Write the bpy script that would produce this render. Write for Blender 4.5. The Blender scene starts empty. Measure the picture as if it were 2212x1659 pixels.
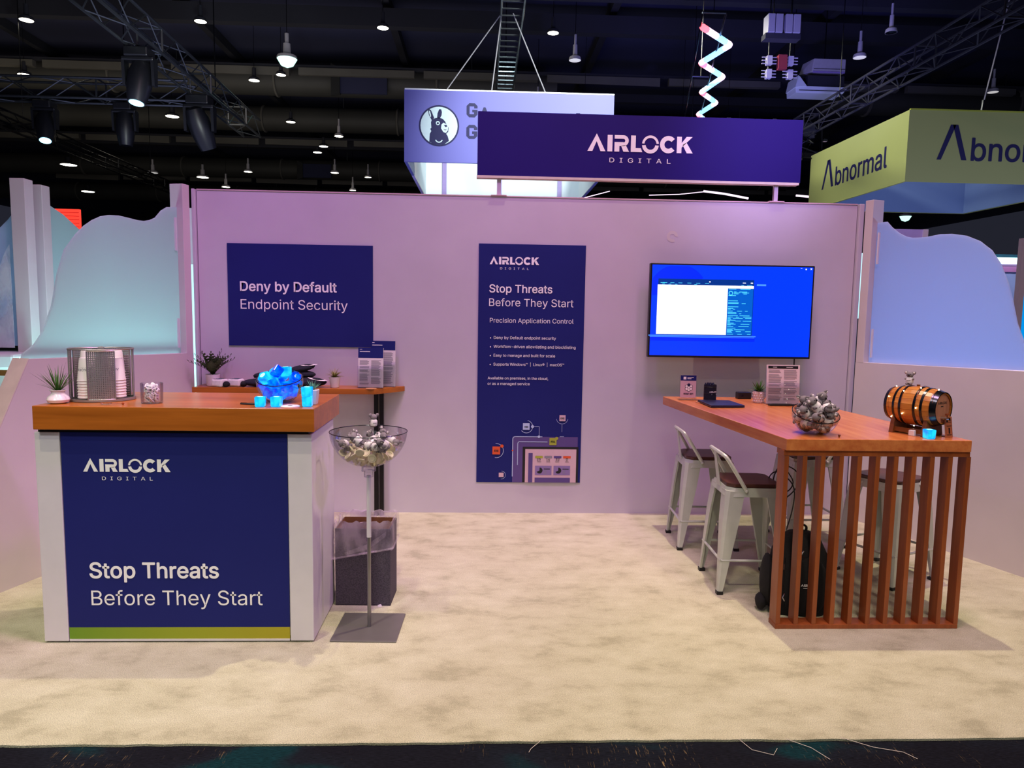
import bpy, math, random, os
from mathutils import Matrix, Vector, Euler
random.seed(7)
R = math.radians
scene = bpy.context.scene
COL = scene.collection

# ------------------------------------------------------------------ camera, world, lamps, exposure
cam_d = bpy.data.cameras.new('camera')
cam = bpy.data.objects.new('camera', cam_d); COL.objects.link(cam)
cam_d.sensor_fit = 'HORIZONTAL'; cam_d.sensor_width = 36.0
cam_d.lens = 36.0 * 1560.75 / 2212.0
cam_d.clip_end = 300
def cam_matrix(pitch, roll, yaw, h):
    cy, sy = math.cos(yaw), math.sin(yaw)
    f0 = Vector((sy, cy, 0)); r0 = Vector((cy, -sy, 0)); u0 = Vector((0, 0, 1))
    fwd = f0 * math.cos(pitch) - u0 * math.sin(pitch)
    up1 = u0 * math.cos(pitch) + f0 * math.sin(pitch)
    right = r0 * math.cos(roll) + up1 * math.sin(roll)
    up = -r0 * math.sin(roll) + up1 * math.cos(roll)
    m = Matrix((right, up, -fwd)).transposed().to_4x4()
    m.translation = Vector((0, 0, h))
    return m
cam.matrix_world = cam_matrix(0.101549, 0.0164585, 0.0417495, 1.62)
scene.camera = cam

scene.view_settings.view_transform = 'Standard'
scene.view_settings.look = 'None'
scene.view_settings.gamma = 1.0
scene.view_settings.use_curve_mapping = False
scene.view_settings.exposure = 0.0
scene.cycles.use_denoising = True
scene.cycles.max_bounces = 8
scene.cycles.transparent_max_bounces = 16
scene.cycles.sample_clamp_indirect = 6.0
scene.cycles.caustics_reflective = False
scene.cycles.caustics_refractive = False

world = bpy.data.worlds.new('hall_air'); scene.world = world
world.use_nodes = True
bg = world.node_tree.nodes['Background']
bg.inputs[0].default_value = (0.30, 0.32, 0.5, 1); bg.inputs[1].default_value = 0.05

def aim(o, target):
    d = Vector(target) - o.location
    o.rotation_euler = d.to_track_quat('-Z', 'Y').to_euler()
def spot(name, loc, target, watts, color, angle, blend=0.4, size=0.10):
    l = bpy.data.lights.new(name, 'SPOT'); l.energy = watts; l.color = color
    l.spot_size = R(angle); l.spot_blend = blend; l.shadow_soft_size = size
    o = bpy.data.objects.new(name, l); COL.objects.link(o); o.location = loc; aim(o, target); return o
def area(name, loc, target, watts, color, sx, sy):
    l = bpy.data.lights.new(name, 'AREA'); l.energy = watts; l.color = color
    l.shape = 'RECTANGLE'; l.size = sx; l.size_y = sy
    o = bpy.data.objects.new(name, l); COL.objects.link(o); o.location = loc; aim(o, target); return o
WARM = (1.0, 0.84, 0.54)
spot('key_lamp_front', (-2.3, 1.2, 7.2), (-1.1, 3.3, 0), 540, WARM, 44, 0.6, 0.06)
spot('key_lamp_back', (1.6, 5.0, 7.4), (1.0, 3.6, 0), 960, WARM, 62, 0.5, 0.06)
spot('key_lamp_side', (3.6, 0.6, 7.2), (0.9, 3.4, 0), 110, WARM, 66, 0.5, 0.07)
spot('aisle_lamp', (0.0, -1.0, 7.0), (0.0, 1.8, 0), 480, (1.0, 0.92, 0.66), 60, 0.7, 0.2)
spot('lime_lamp', (-4.0, 2.0, 6.5), (-2.4, 3.2, 0), 60, (0.75, 1.0, 0.25), 34, 0.9, 0.1)
spot('pink_lamp', (-1.2, 3.3, 6.2), (-0.8, 5.7, 1.9), 350, (0.72, 0.23, 1.0), 62, 0.9, 0.3)
spot('pink_lamp', (2.2, 3.3, 6.2), (1.9, 5.7, 2.0), 220, (0.82, 0.19, 0.92), 62, 0.9, 0.3)
spot('magenta_lamp', (1.5, 2.2, 6.5), (-2.5, 4.6, 1.0), 420, (0.95, 0.28, 1.0), 36, 0.8, 0.3)
spot('violet_lamp', (-5.9, 4.5, 5.5), (0.9, 4.6, 0.9), 110, (0.55, 0.30, 1.0), 40, 0.8, 0.2)
spot('violet_lamp', (5.0, 2.6, 5.0), (-0.8, 3.65, 0.6), 380, (0.68, 0.28, 1.0), 26, 0.8, 0.2)  # added from the right to tint the counter's side violet
area('violet_fill', (0.8, 2.6, 9.0), (0.8, 2.6, 0.0), 340, (1.0, 0.60, 0.82), 1.5, 1.5)
spot('counter_fill', (-2.6, 0.2, 3.9), (-1.5, 3.4, 0.5), 230, (1.0, 0.98, 1.0), 34, 0.8, 0.25)  # unseen fill, added to brighten the counter front
area('cool_fill', (0.0, -2.5, 3.4), (0.0, 5.0, 1.0), 38, (0.86, 0.90, 1.0), 5.0, 2.0)
area('cyan_lamp_behind_wing', (-2.95, 5.08, 0.60), (-2.42, 4.93, 1.75), 26, (0.50, 1.0, 0.98), 1.3, 0.4)
spot('cyan_lamp_behind_neighbour', (-4.4, 6.4, 1.0), (-3.25, 5.9, 1.8), 60, (0.45, 0.9, 1.0), 70, 0.8, 0.3)
spot('stand_fill', (6.4, 8.0, 3.6), (6.5, 9.2, 1.5), 90, (0.8, 0.9, 1.0), 70, 0.8, 0.3)  # added spot with no fitting, lights the otherwise dark stand wall
spot('table_fill', (3.2, -0.2, 4.6), (2.0, 3.5, 0.5), 260, (1.0, 0.80, 0.66), 26, 0.8, 0.15)  # front fill added to brighten the slatted table end
spot('blue_lamp_behind_wing', (5.2, 5.4, 0.9), (3.2, 4.9, 1.7), 200, (0.28, 0.52, 1.0), 90, 0.8, 0.3)
spot('green_sign_lamp', (2.5, 16.6, 8.6), (9.5, 17.6, 5.2), 1900, (1.0, 1.0, 0.80), 50, 0.6, 0.3)
spot('blue_sign_lamp', (3.5, 9.0, 8.6), (1.4, 16.4, 5.8), 7000, (0.88, 0.97, 0.92), 40, 0.8, 0.3)
spot('blue_sign_inside_lamp', (0.5, 19.0, 8.8), (0.5, 21.0, 5.0), 650, (0.70, 0.95, 1.0), 95, 0.7, 0.3)
spot('green_sign_inside_lamp', (11.0, 18.0, 8.6), (11.0, 20.0, 4.5), 230, (0.70, 0.78, 1.0), 95, 0.7, 0.3)
spot('wing_fill', (-1.0, 1.2, 6.2), (3.35, 4.6, 0.7), 330, (1.0, 0.80, 0.78), 26, 0.9, 0.3)  # soft fill added to lift the right wing wall
spot('header_lamp', (3.4, 1.5, 6.2), (2.2, 5.6, 3.05), 1500, (0.55, 0.42, 1.0), 16, 0.9, 0.3)
spot('truss_fill', (-3.2, 8.5, 3.6), (-6.0, 14.0, 6.1), 1000, (0.9, 1.0, 0.95), 50, 0.9, 0.3)  # added fill that brightens the silver truss from below
spot('blue_ceiling_fill', (5.0, 14.0, 4.0), (7.0, 19.0, 10.6), 1500, (0.25, 0.22, 1.0), 95, 0.9, 0.5)  # added spot, stands in for the zigzag tubes' blue on the ceiling
area('ceiling_wash', (-10, 20, 3.2), (-8, 34, 9.5), 420, (1.0, 0.88, 0.66), 20, 8)
area('ceiling_wash', (3, 15, 3.2), (3, 20, 10.5), 520, (0.50, 0.54, 0.95), 26, 8)

# ------------------------------------------------------------------ materials
def srgb(h):
    h = h.lstrip('#'); out = []
    for i in (0, 2, 4):
        c = int(h[i:i + 2], 16) / 255
        out.append(c / 12.92 if c <= 0.04045 else ((c + 0.055) / 1.055) ** 2.4)
    return tuple(out) + (1.0,)
MATS = {}
def new_mat(name):
    m = bpy.data.materials.new(name); m.use_nodes = True
    nt = m.node_tree; b = nt.nodes['Principled BSDF']; return m, nt, b
def noise(nt, scale, detail=3, vec=None, rough=0.5):
    n = nt.nodes.new('ShaderNodeTexNoise'); n.inputs['Scale'].default_value = scale
    n.inputs['Detail'].default_value = detail; n.inputs['Roughness'].default_value = rough
    if vec: nt.links.new(vec, n.inputs['Vector'])
    return n
def ramp(nt, src, stops):
    r = nt.nodes.new('ShaderNodeValToRGB'); nt.links.new(src, r.inputs['Fac'])
    cr = r.color_ramp
    while len(cr.elements) < len(stops): cr.elements.new(0.5)
    for e, (p, c) in zip(cr.elements, stops): e.position = p; e.color = c
    return r
def objvec(nt, scale=(1, 1, 1)):
    t = nt.nodes.new('ShaderNodeTexCoord'); mp = nt.nodes.new('ShaderNodeMapping')
    mp.inputs['Scale'].default_value = scale
    nt.links.new(t.outputs['Object'], mp.inputs['Vector']); return mp.outputs['Vector']
def bump(nt, b, src, strength, dist=0.002):
    n = nt.nodes.new('ShaderNodeBump'); n.inputs['Strength'].default_value = strength
    n.inputs['Distance'].default_value = dist
    nt.links.new(src, n.inputs['Height']); nt.links.new(n.outputs['Normal'], b.inputs['Normal'])
def plain(name, color, rough=0.5, metal=0.0, var=0.06, scale=12.0, bmp=0.0, spec=0.5):
    m, nt, b = new_mat(name)
    c = srgb(color) if isinstance(color, str) else tuple(color) + (1.0,)
    n = noise(nt, scale, 3, objvec(nt))
    lo = tuple(x * (1 - var) for x in c[:3]) + (1,); hi = tuple(min(1, x * (1 + var)) for x in c[:3]) + (1,)
    r = ramp(nt, n.outputs['Fac'], [(0.3, lo), (0.7, hi)])
    nt.links.new(r.outputs['Color'], b.inputs['Base Color'])
    b.inputs['Roughness'].default_value = rough; b.inputs['Metallic'].default_value = metal
    b.inputs['Specular IOR Level'].default_value = spec
    if bmp: bump(nt, b, n.outputs['Fac'], bmp)
    MATS[name] = m; return m
def wood(name, dark, light, axis=0, rough=0.35, scale=1.0):
    m, nt, b = new_mat(name)
    s = [26.0 * scale] * 3; s[axis] = 1.7 * scale
    v = objvec(nt, tuple(s))
    n = noise(nt, 1.0, 5, v, 0.6)
    s2 = [5.0 * scale] * 3; s2[axis] = 0.6 * scale
    n2 = noise(nt, 1.0, 3, objvec(nt, tuple(s2)))
    mx = nt.nodes.new('ShaderNodeMath'); mx.operation = 'ADD'
    nt.links.new(n.outputs['Fac'], mx.inputs[0]); nt.links.new(n2.outputs['Fac'], mx.inputs[1])
    hv = nt.nodes.new('ShaderNodeMath'); hv.operation = 'MULTIPLY'; hv.inputs[1].default_value = 0.5
    nt.links.new(mx.outputs[0], hv.inputs[0])
    r = ramp(nt, hv.outputs[0], [(0.33, srgb(dark)), (0.62, srgb(light))])
    nt.links.new(r.outputs['Color'], b.inputs['Base Color'])
    b.inputs['Roughness'].default_value = rough
    bump(nt, b, n.outputs['Fac'], 0.08, 0.001)
    MATS[name] = m; return m
def glow(name, color, strength, base=None):
    m, nt, b = new_mat(name)
    c = srgb(color) if isinstance(color, str) else tuple(color) + (1.0,)
    b.inputs['Base Color'].default_value = c if base is None else srgb(base)
    b.inputs['Emission Color'].default_value = c; b.inputs['Emission Strength'].default_value = strength
    b.inputs['Roughness'].default_value = 0.3
    MATS[name] = m; return m
def clear(name, tint=(0.96, 0.96, 1.0), gloss=0.10):
    m = bpy.data.materials.new(name); m.use_nodes = True; nt = m.node_tree; nt.nodes.clear()
    out = nt.nodes.new('ShaderNodeOutputMaterial'); mix = nt.nodes.new('ShaderNodeMixShader')
    tr = nt.nodes.new('ShaderNodeBsdfTransparent'); gl = nt.nodes.new('ShaderNodeBsdfGlossy')
    tr.inputs[0].default_value = tuple(tint) + (1,); gl.inputs['Roughness'].default_value = 0.03
    lw = nt.nodes.new('ShaderNodeLayerWeight'); lw.inputs['Blend'].default_value = 0.25
    mm = nt.nodes.new('ShaderNodeMath'); mm.operation = 'MULTIPLY_ADD'; mm.inputs[1].default_value = 0.55; mm.inputs[2].default_value = gloss * 0.3
    nt.links.new(lw.outputs['Fresnel'], mm.inputs[0]); nt.links.new(mm.outputs[0], mix.inputs[0])
    nt.links.new(tr.outputs[0], mix.inputs[1]); nt.links.new(gl.outputs[0], mix.inputs[2])
    nt.links.new(mix.outputs[0], out.inputs['Surface'])
    MATS[name] = m; return m
def frosted(name, color, trans=0.55):
    m = bpy.data.materials.new(name); m.use_nodes = True; nt = m.node_tree; nt.nodes.clear()
    out = nt.nodes.new('ShaderNodeOutputMaterial'); mix = nt.nodes.new('ShaderNodeMixShader')
    df = nt.nodes.new('ShaderNodeBsdfDiffuse'); tl = nt.nodes.new('ShaderNodeBsdfTranslucent')
    df.inputs[0].default_value = srgb(color); tl.inputs[0].default_value = srgb(color); mix.inputs[0].default_value = trans
    nt.links.new(df.outputs[0], mix.inputs[1]); nt.links.new(tl.outputs[0], mix.inputs[2])
    nt.links.new(mix.outputs[0], out.inputs['Surface'])
    MATS[name] = m; return m
def film(name, color, alpha):
    m = bpy.data.materials.new(name); m.use_nodes = True; nt = m.node_tree; nt.nodes.clear()
    out = nt.nodes.new('ShaderNodeOutputMaterial'); mix = nt.nodes.new('ShaderNodeMixShader')
    tr = nt.nodes.new('ShaderNodeBsdfTransparent'); b = nt.nodes.new('ShaderNodeBsdfPrincipled')
    b.inputs['Base Color'].default_value = srgb(color); b.inputs['Roughness'].default_value = 0.25
    n = noise(nt, 9.0, 4, objvec(nt, (1, 1, 0.5)))
    r = ramp(nt, n.outputs['Fac'], [(0.40, (alpha * 0.4,) * 3 + (1,)), (0.62, (min(1, alpha * 1.9),) * 3 + (1,))])
    nt.links.new(r.outputs['Color'], mix.inputs[0])
    nt.links.new(tr.outputs[0], mix.inputs[1]); nt.links.new(b.outputs[0], mix.inputs[2])
    nt.links.new(mix.outputs[0], out.inputs['Surface'])
    MATS[name] = m; return m

def carpet_mat():
    m, nt, b = new_mat('tan_carpet')
    v = objvec(nt)
    big = noise(nt, 4.2, 6, objvec(nt, (1, 1.5, 1)), 0.66)
    r1 = ramp(nt, big.outputs['Fac'], [(0.34, srgb('#b8b69b')), (0.47, srgb('#cecdb1')), (0.66, srgb('#dadac0'))])
    fine = noise(nt, 260, 2, v)
    r2 = ramp(nt, fine.outputs['Fac'], [(0.3, (0.66, 0.66, 0.66, 1)), (0.7, (1.15, 1.13, 1.1, 1))])
    mx = nt.nodes.new('ShaderNodeMix'); mx.data_type = 'RGBA'; mx.blend_type = 'MULTIPLY'; mx.inputs['Factor'].default_value = 1.0
    nt.links.new(r1.outputs['Color'], mx.inputs['A']); nt.links.new(r2.outputs['Color'], mx.inputs['B'])
    nt.links.new(mx.outputs['Result'], b.inputs['Base Color'])
    b.inputs['Roughness'].default_value = 1.0; b.inputs['Specular IOR Level'].default_value = 0.1
    bump(nt, b, fine.outputs['Fac'], 0.7, 0.006)
    MATS['tan_carpet'] = m
carpet_mat()
def dark_floor_mat():
    m, nt, b = new_mat('dark_hall_carpet')
    patch = noise(nt, 1.6, 1, objvec(nt, (1.2, 2.5, 1)))
    r1 = ramp(nt, patch.outputs['Fac'], [(0.45, srgb('#14151c')), (0.56, srgb('#161a22')), (0.62, srgb('#0d2b30'))])
    streak = noise(nt, 1.0, 4, objvec(nt, (150, 14, 1)), 0.7)
    gate = noise(nt, 3.0, 2, objvec(nt, (1.5, 0.6, 1)))
    g2 = ramp(nt, gate.outputs['Fac'], [(0.50, (0, 0, 0, 1)), (0.66, (1, 1, 1, 1))])
    s2 = ramp(nt, streak.outputs['Fac'], [(0.60, (0, 0, 0, 1)), (0.70, (1, 1, 1, 1))])
    mu = nt.nodes.new('ShaderNodeMath'); mu.operation = 'MULTIPLY'
    nt.links.new(g2.outputs['Color'], mu.inputs[0]); nt.links.new(s2.outputs['Color'], mu.inputs[1])
    weave = noise(nt, 1.0, 3, objvec(nt, (40, 320, 1)), 0.7)
    r3 = ramp(nt, weave.outputs['Fac'], [(0.4, (0.7, 0.7, 0.7, 1)), (0.7, (1.9, 1.9, 2.0, 1))])
    mx = nt.nodes.new('ShaderNodeMix'); mx.data_type = 'RGBA'; mx.blend_type = 'MULTIPLY'; mx.inputs['Factor'].default_value = 1
    nt.links.new(r1.outputs['Color'], mx.inputs['A']); nt.links.new(r3.outputs['Color'], mx.inputs['B'])
    m2 = nt.nodes.new('ShaderNodeMix'); m2.data_type = 'RGBA'
    nt.links.new(mu.outputs[0], m2.inputs['Factor']); nt.links.new(mx.outputs['Result'], m2.inputs['A']); m2.inputs['B'].default_value = srgb('#a68d63')
    nt.links.new(m2.outputs['Result'], b.inputs['Base Color'])
    b.inputs['Roughness'].default_value = 1.0; b.inputs['Specular IOR Level'].default_value = 0.1
    bump(nt, b, weave.outputs['Fac'], 0.4, 0.003)
    MATS['dark_hall_carpet'] = m
dark_floor_mat()

plain('wall_paint', '#c8c2ce', 0.65, var=0.03, scale=3, bmp=0.05)
plain('wing_paint', '#d0c8c8', 0.65, var=0.03, scale=3)
plain('cream_edge', '#d9d0c2', 0.6)
plain('white_laminate', '#dedade', 0.35, var=0.02)
plain('navy_print', '#21276f', 0.6, var=0.04, scale=2, spec=0.15)
plain('purple_print', '#23146a', 0.6, var=0.04, scale=2, spec=0.15)
plain('white_print', '#ffffff', 0.5, var=0.01)
plain('grey_print', '#8d8a95', 0.6, var=0.01)
plain('black_print', '#15131c', 0.5, var=0.02)
plain('black_plastic', '#101014', 0.4, var=0.1)
plain('black_metal', '#0c0c10', 0.35, 0.4, var=0.1)
plain('black_fabric', '#0b0b0f', 0.9, var=0.3, scale=60, bmp=0.4)
plain('navy_fabric', '#141627', 0.95, var=0.3, scale=80, bmp=0.4)
plain('white_fabric', '#e6e2e2', 0.9, var=0.06, scale=60, bmp=0.3)
plain('teal_fabric', '#2f6f85', 0.9, var=0.1)
plain('stool_paint', '#c9cfc6', 0.38, 0.15, var=0.04)
plain('brushed_steel', '#8c8a8c', 0.32, 0.85, var=0.06)
plain('dark_plate', '#827e7e', 0.35, 0.5, var=0.05)
plain('caddy_metal', '#9c9a97', 0.38, 0.6, var=0.05)
plain('hoop_steel', '#3a3c44', 0.22, 0.9, var=0.08)
plain('chrome', '#c8ccd4', 0.15, 1.0, var=0.02)
plain('truss_metal', '#55585c', 0.35, 0.8, var=0.08)
plain('black_hall', '#2b2d4a', 0.9, var=0.2, scale=0.3)
plain('far_black', '#08080e', 0.9, var=0.1, scale=0.3)
plain('beam_black', '#1d1d27', 0.8, var=0.15, scale=0.5)
plain('duct_grey', '#3a3936', 0.65, 0.1, var=0.12, scale=0.7)
plain('pale_girder', '#55524c', 0.8, var=0.15, scale=0.6)
plain('hvac_grey', '#a6a1a6', 0.55, var=0.05)
plain('green_ceramic', '#8aa07a', 0.5)
plain('white_ceramic', '#ece4e6', 0.22, var=0.02)
plain('white_pot', '#ded6da', 0.45, var=0.03)
plain('leaf_green', '#3c6a25', 0.5, var=0.25, scale=30)
plain('leaf_dark', '#33441f', 0.6, var=0.25, scale=30)
plain('leaf_olive', '#7c7a34', 0.6, var=0.25, scale=30)
plain('leaf_teal', '#5f9a80', 0.5, var=0.2, scale=30)
plain('soil', '#2a2018', 0.95, var=0.3, scale=80)
plain('koala_grey', '#857e82', 1.0, var=0.12, scale=60, spec=0.1)
plain('koala_dark', '#3c383c', 0.9, var=0.15, scale=200)
plain('koala_pale', '#dcd3d3', 1.0, var=0.1, scale=200)
plain('cream_plastic', '#e0d6b8', 0.4, var=0.05, scale=40)
plain('cup_white', '#ded9d8', 0.5, var=0.02)
plain('paper', '#e8e0e2', 0.6, var=0.02)
plain('bin_grey', '#4b4350', 0.85, var=0.5, scale=180, bmp=0.3)
plain('bin_inside', '#8a5a34', 0.8, var=0.1)
plain('laptop_navy', '#272648', 0.4, 0.2, var=0.05)
plain('coaster_tan', '#b9855c', 0.6, var=0.08)
plain('copper', '#a8542c', 0.35, 0.5, var=0.05)
plain('blue_sign_print', '#6e6cb8', 0.6, var=0.04, scale=0.4)
plain('white_sign_cloth', '#d6dde0', 0.7, var=0.05, scale=0.4)
plain('sign_navy', '#14124a', 0.6, var=0.03)
plain('sign_pale', '#cfe3e6', 0.6, var=0.02)
plain('green_print', '#a6ad66', 0.6, var=0.03, scale=0.4)
plain('green_back_cloth', '#6f86b4', 0.7, var=0.04, scale=0.4)
plain('lilac_paint', '#b8aee0', 0.6)
plain('pale_blue_wall', '#a9b9ee', 0.6, var=0.12, scale=3)
plain('pink_band', '#d387c6', 0.6)
plain('grey_fabric', '#5d6a70', 0.8, var=0.1)
plain('orange_print', '#e35a2c', 0.5, var=0.03)
plain('lime_print', '#a9b13c', 0.5, var=0.03)
plain('lilac_print', '#8d78b0', 0.5, var=0.03)
plain('plum_print', '#5a4789', 0.5, var=0.03)
plain('pinkish_print', '#d8b9c4', 0.5, var=0.03)
plain('sky_print', '#bcd0f0', 0.5, var=0.03)
plain('red_plastic', '#7a2a34', 0.5)
wood('cherry_top', '#8a4a12', '#b86a22', 0, 0.28)
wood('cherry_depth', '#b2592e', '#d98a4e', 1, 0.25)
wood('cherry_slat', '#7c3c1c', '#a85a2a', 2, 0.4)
wood('barrel_oak', '#a2571c', '#d08a3a', 0, 0.35, 2.5)
wood('barrel_head', '#a86a52', '#c98a70', 2, 0.5, 2.5)
wood('dark_seat', '#38211f', '#5a3328', 0, 0.35, 2.0)
wood('cradle_wood', '#5a3018', '#82481f', 0, 0.4, 2.0)
wood('plaque_wood', '#9c5a3c', '#b8704e', 2, 0.5, 2.0)
frosted('frosted_cyan', '#dbe9ea', 0.72)
frosted('frosted_blue', '#d2daf0', 0.72)
clear('clear_acrylic'); clear('clear_glass', (0.95, 0.94, 0.97), 0.16)
film('bin_liner_film', '#d8c6d6', 0.30)
film('wrap_film', '#dfe6e8', 0.30)
m, nt, b = new_mat('lime_gradient')
t = nt.nodes.new('ShaderNodeTexCoord'); sp = nt.nodes.new('ShaderNodeSeparateXYZ'); nt.links.new(t.outputs['Generated'], sp.inputs[0])
rr = ramp(nt, sp.outputs['X'], [(0.0, srgb('#6f9a1e')), (0.5, srgb('#9aa81f')), (1.0, srgb('#b0a51c'))])
nt.links.new(rr.outputs['Color'], b.inputs['Base Color']); b.inputs['Roughness'].default_value = 0.5; MATS['lime_gradient'] = m
glow('lamp_white', (1.0, 0.93, 0.75), 9.0); glow('lamp_dim', (0.9, 0.88, 0.85), 0.5)  # lamp_dim puts a faint glow into unlit lamps too
glow('lamp_green', (0.50, 1.0, 0.84), 1.6); glow('lens_blue', (0.25, 0.75, 1.0), 5.0)
glow('tube_blue', (0.28, 0.62, 1.0), 1.7); glow('tube_pink', (1.0, 0.75, 0.95), 1.4); glow('tube_red', (1.0, 0.12, 0.16), 3.0)
glow('screen_blue', (0.0, 0.035, 1.0), 1.0); glow('screen_deep', (0.0, 0.018, 0.72), 1.0); glow('screen_white', (0.86, 1.0, 1.0), 1.05)
glow('screen_panel', (0.0, 0.10, 0.50), 0.9); glow('screen_text', (0.08, 0.75, 0.95), 0.9); glow('screen_dark', (0.0, 0.03, 0.22), 0.8)
glow('screen_line', (0.05, 0.25, 1.0), 1.0); glow('screen_pink', (0.75, 0.05, 0.9), 1.0); glow('screen_red', (0.9, 0.03, 0.2), 1.0)
glow('red_led', (1.0, 0.05, 0.03), 1.3); glow('red_led_dark', (0.35, 0.01, 0.01), 1.0)
glow('cyan_strip', (0.55, 1.0, 0.95), 2.2); glow('pinkwhite_strip', (1.0, 0.82, 1.0), 1.2); glow('cyan_backlit', (0.55, 0.98, 0.95), 0.85)
def mottled(name, lo, hi, sc=38):
    m, nt, b = new_mat(name); n = noise(nt, sc, 2, objvec(nt)); r = ramp(nt, n.outputs['Fac'], [(0.36, tuple(lo) + (1,)), (0.64, tuple(hi) + (1,))])
    nt.links.new(r.outputs['Color'], b.inputs['Emission Color']); b.inputs['Emission Strength'].default_value = 1.0
    b.inputs['Base Color'].default_value = tuple(lo) + (1,); b.inputs['Roughness'].default_value = 0.08; MATS[name] = m
mottled('cube_blue', (0.0, 0.02, 0.55), (0.0, 0.17, 1.0)); mottled('cube_mid', (0.0, 0.06, 0.8), (0.0, 0.32, 1.0)); mottled('cube_cyan', (0.0, 0.22, 0.95), (0.02, 0.72, 1.0), 24)
glow('cube_core', (0.25, 0.95, 1.0), 1.3)
glow('fairy_white', (1.0, 0.92, 0.7), 14.0); glow('blue_graphic', (0.0, 0.35, 0.95), 0.7)

# ------------------------------------------------------------------ mesh helpers
class MB:
    def __init__(s, M=None): s.v = []; s.f = []; s.mi = []; s.M = M or Matrix.Identity(4); s.k = 0
    def add(s, vs, fs):
        o = len(s.v); s.v += [tuple(s.M @ Vector(p)) for p in vs]
        s.f += [tuple(i + o for i in f) for f in fs]; s.mi += [s.k] * len(fs); return s
    def box(s, x0, x1, y0, y1, z0, z1):
        vs = [(x0, y0, z0), (x1, y0, z0), (x1, y1, z0), (x0, y1, z0), (x0, y0, z1), (x1, y0, z1), (x1, y1, z1), (x0, y1, z1)]
        return s.hexa(vs)
    def hexa(s, vs):
        return s.add(vs, [(0, 3, 2, 1), (4, 5, 6, 7), (0, 1, 5, 4), (1, 2, 6, 5), (2, 3, 7, 6), (3, 0, 4, 7)])
    def prism(s, poly, vec):
        n = len(poly); vec = Vector(vec)
        vs = [Vector(p) for p in poly] + [Vector(p) + vec for p in poly]
        fs = [tuple(range(n - 1, -1, -1)), tuple(range(n, 2 * n))] + [(i, (i + 1) % n, n + (i + 1) % n, n + i) for i in range(n)]
        return s.add(vs, fs)
    def flat(s, poly): return s.add(poly, [tuple(range(len(poly)))])
    def lathe(s, prof, n=24, c=(0, 0, 0), a0=0.0, a1=2 * math.pi):
        full = abs(a1 - a0 - 2 * math.pi) < 1e-6
        m = n if full else n + 1; vs = []; fs = []
        for r, z in prof:
            for i in range(m):
                a = a0 + (a1 - a0) * i / n
                vs.append((c[0] + r * math.cos(a), c[1] + r * math.sin(a), c[2] + z))
        for j in range(len(prof) - 1):
            for i in range(n):
                i2 = (i + 1) % m
                fs.append((j * m + i, j * m + i2, (j + 1) * m + i2, (j + 1) * m + i))
        if full:
            if prof[0][0] > 1e-6: fs.append(tuple(range(m - 1, -1, -1)))
            if prof[-1][0] > 1e-6: fs.append(tuple((len(prof) - 1) * m + i for i in range(m)))
        return s.add(vs, fs)
    def shell(s, prof, n=24, c=(0, 0, 0)):      # open lathe without caps
        vs = []; fs = []
        for r, z in prof:
            for i in range(n):
                a = 2 * math.pi * i / n; vs.append((c[0] + r * math.cos(a), c[1] + r * math.sin(a), c[2] + z))
        for j in range(len(prof) - 1):
            for i in range(n): fs.append((j * n + i, j * n + (i + 1) % n, (j + 1) * n + (i + 1) % n, (j + 1) * n + i))
        return s.add(vs, fs)
    def tube(s, path, r, n=8, closed=False):
        P = [Vector(p) for p in path]; k = len(P); vs = []; fs = []; prev = None
        rr = r if isinstance(r, (list, tuple)) else [r] * k
        for i, p in enumerate(P):
            if closed: t = (P[(i + 1) % k] - P[i - 1])
            else: t = P[min(i + 1, k - 1)] - P[max(i - 1, 0)]
            t.normalize()
            if prev is None:
                a = Vector((0, 0, 1)) if abs(t.z) < 0.9 else Vector((1, 0, 0))
                u = t.cross(a).normalized()
            else:
                u = (prev - t * prev.dot(t)).normalized()
            prev = u; w = t.cross(u)
            for j in range(n):
                an = 2 * math.pi * j / n; vs.append(p + (u * math.cos(an) + w * math.sin(an)) * rr[i])
        for i in range(k if closed else k - 1):
            i2 = (i + 1) % k
            for j in range(n):
                j2 = (j + 1) % n; fs.append((i * n + j, i * n + j2, i2 * n + j2, i2 * n + j))
        if not closed: fs += [tuple(range(n - 1, -1, -1)), tuple((k - 1) * n + j for j in range(n))]
        return s.add(vs, fs)
    def ell(s, c, r, seg=12, ring=7, M=None):
        if not isinstance(r, (list, tuple)): r = (r, r, r)
        vs = [(0, 0, -1)]; fs = []
        for j in range(1, ring):
            t = math.pi * j / ring - math.pi / 2
            for i in range(seg):
                a = 2 * math.pi * i / seg; vs.append((math.cos(t) * math.cos(a), math.cos(t) * math.sin(a), math.sin(t)))
        vs.append((0, 0, 1)); top = len(vs) - 1
        for i in range(seg): fs.append((0, 1 + (i + 1) % seg, 1 + i))
        for j in range(ring - 2):
            for i in range(seg):
                a = 1 + j * seg; fs.append((a + i, a + (i + 1) % seg, a + seg + (i + 1) % seg, a + seg + i))
        a = 1 + (ring - 2) * seg
        for i in range(seg): fs.append((a + i, a + (i + 1) % seg, top))
        out = []
        for p in vs:
            q = Vector((p[0] * r[0], p[1] * r[1], p[2] * r[2]))
            if M: q = M @ q
            out.append(q + Vector(c))
        return s.add(out, fs)
    def mesh(s, name, mats, smooth=False):
        me = bpy.data.meshes.new(name); me.from_pydata(s.v, [], s.f)
        for mt in (mats if isinstance(mats, (list, tuple)) else [mats]): me.materials.append(MATS[mt])
        if len(me.materials) > 1: me.polygons.foreach_set('material_index', s.mi)
        if smooth:
            me.polygons.foreach_set('use_smooth', [True] * len(me.polygons))
            me.set_sharp_from_angle(angle=R(38))
        me.update(); return me
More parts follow.
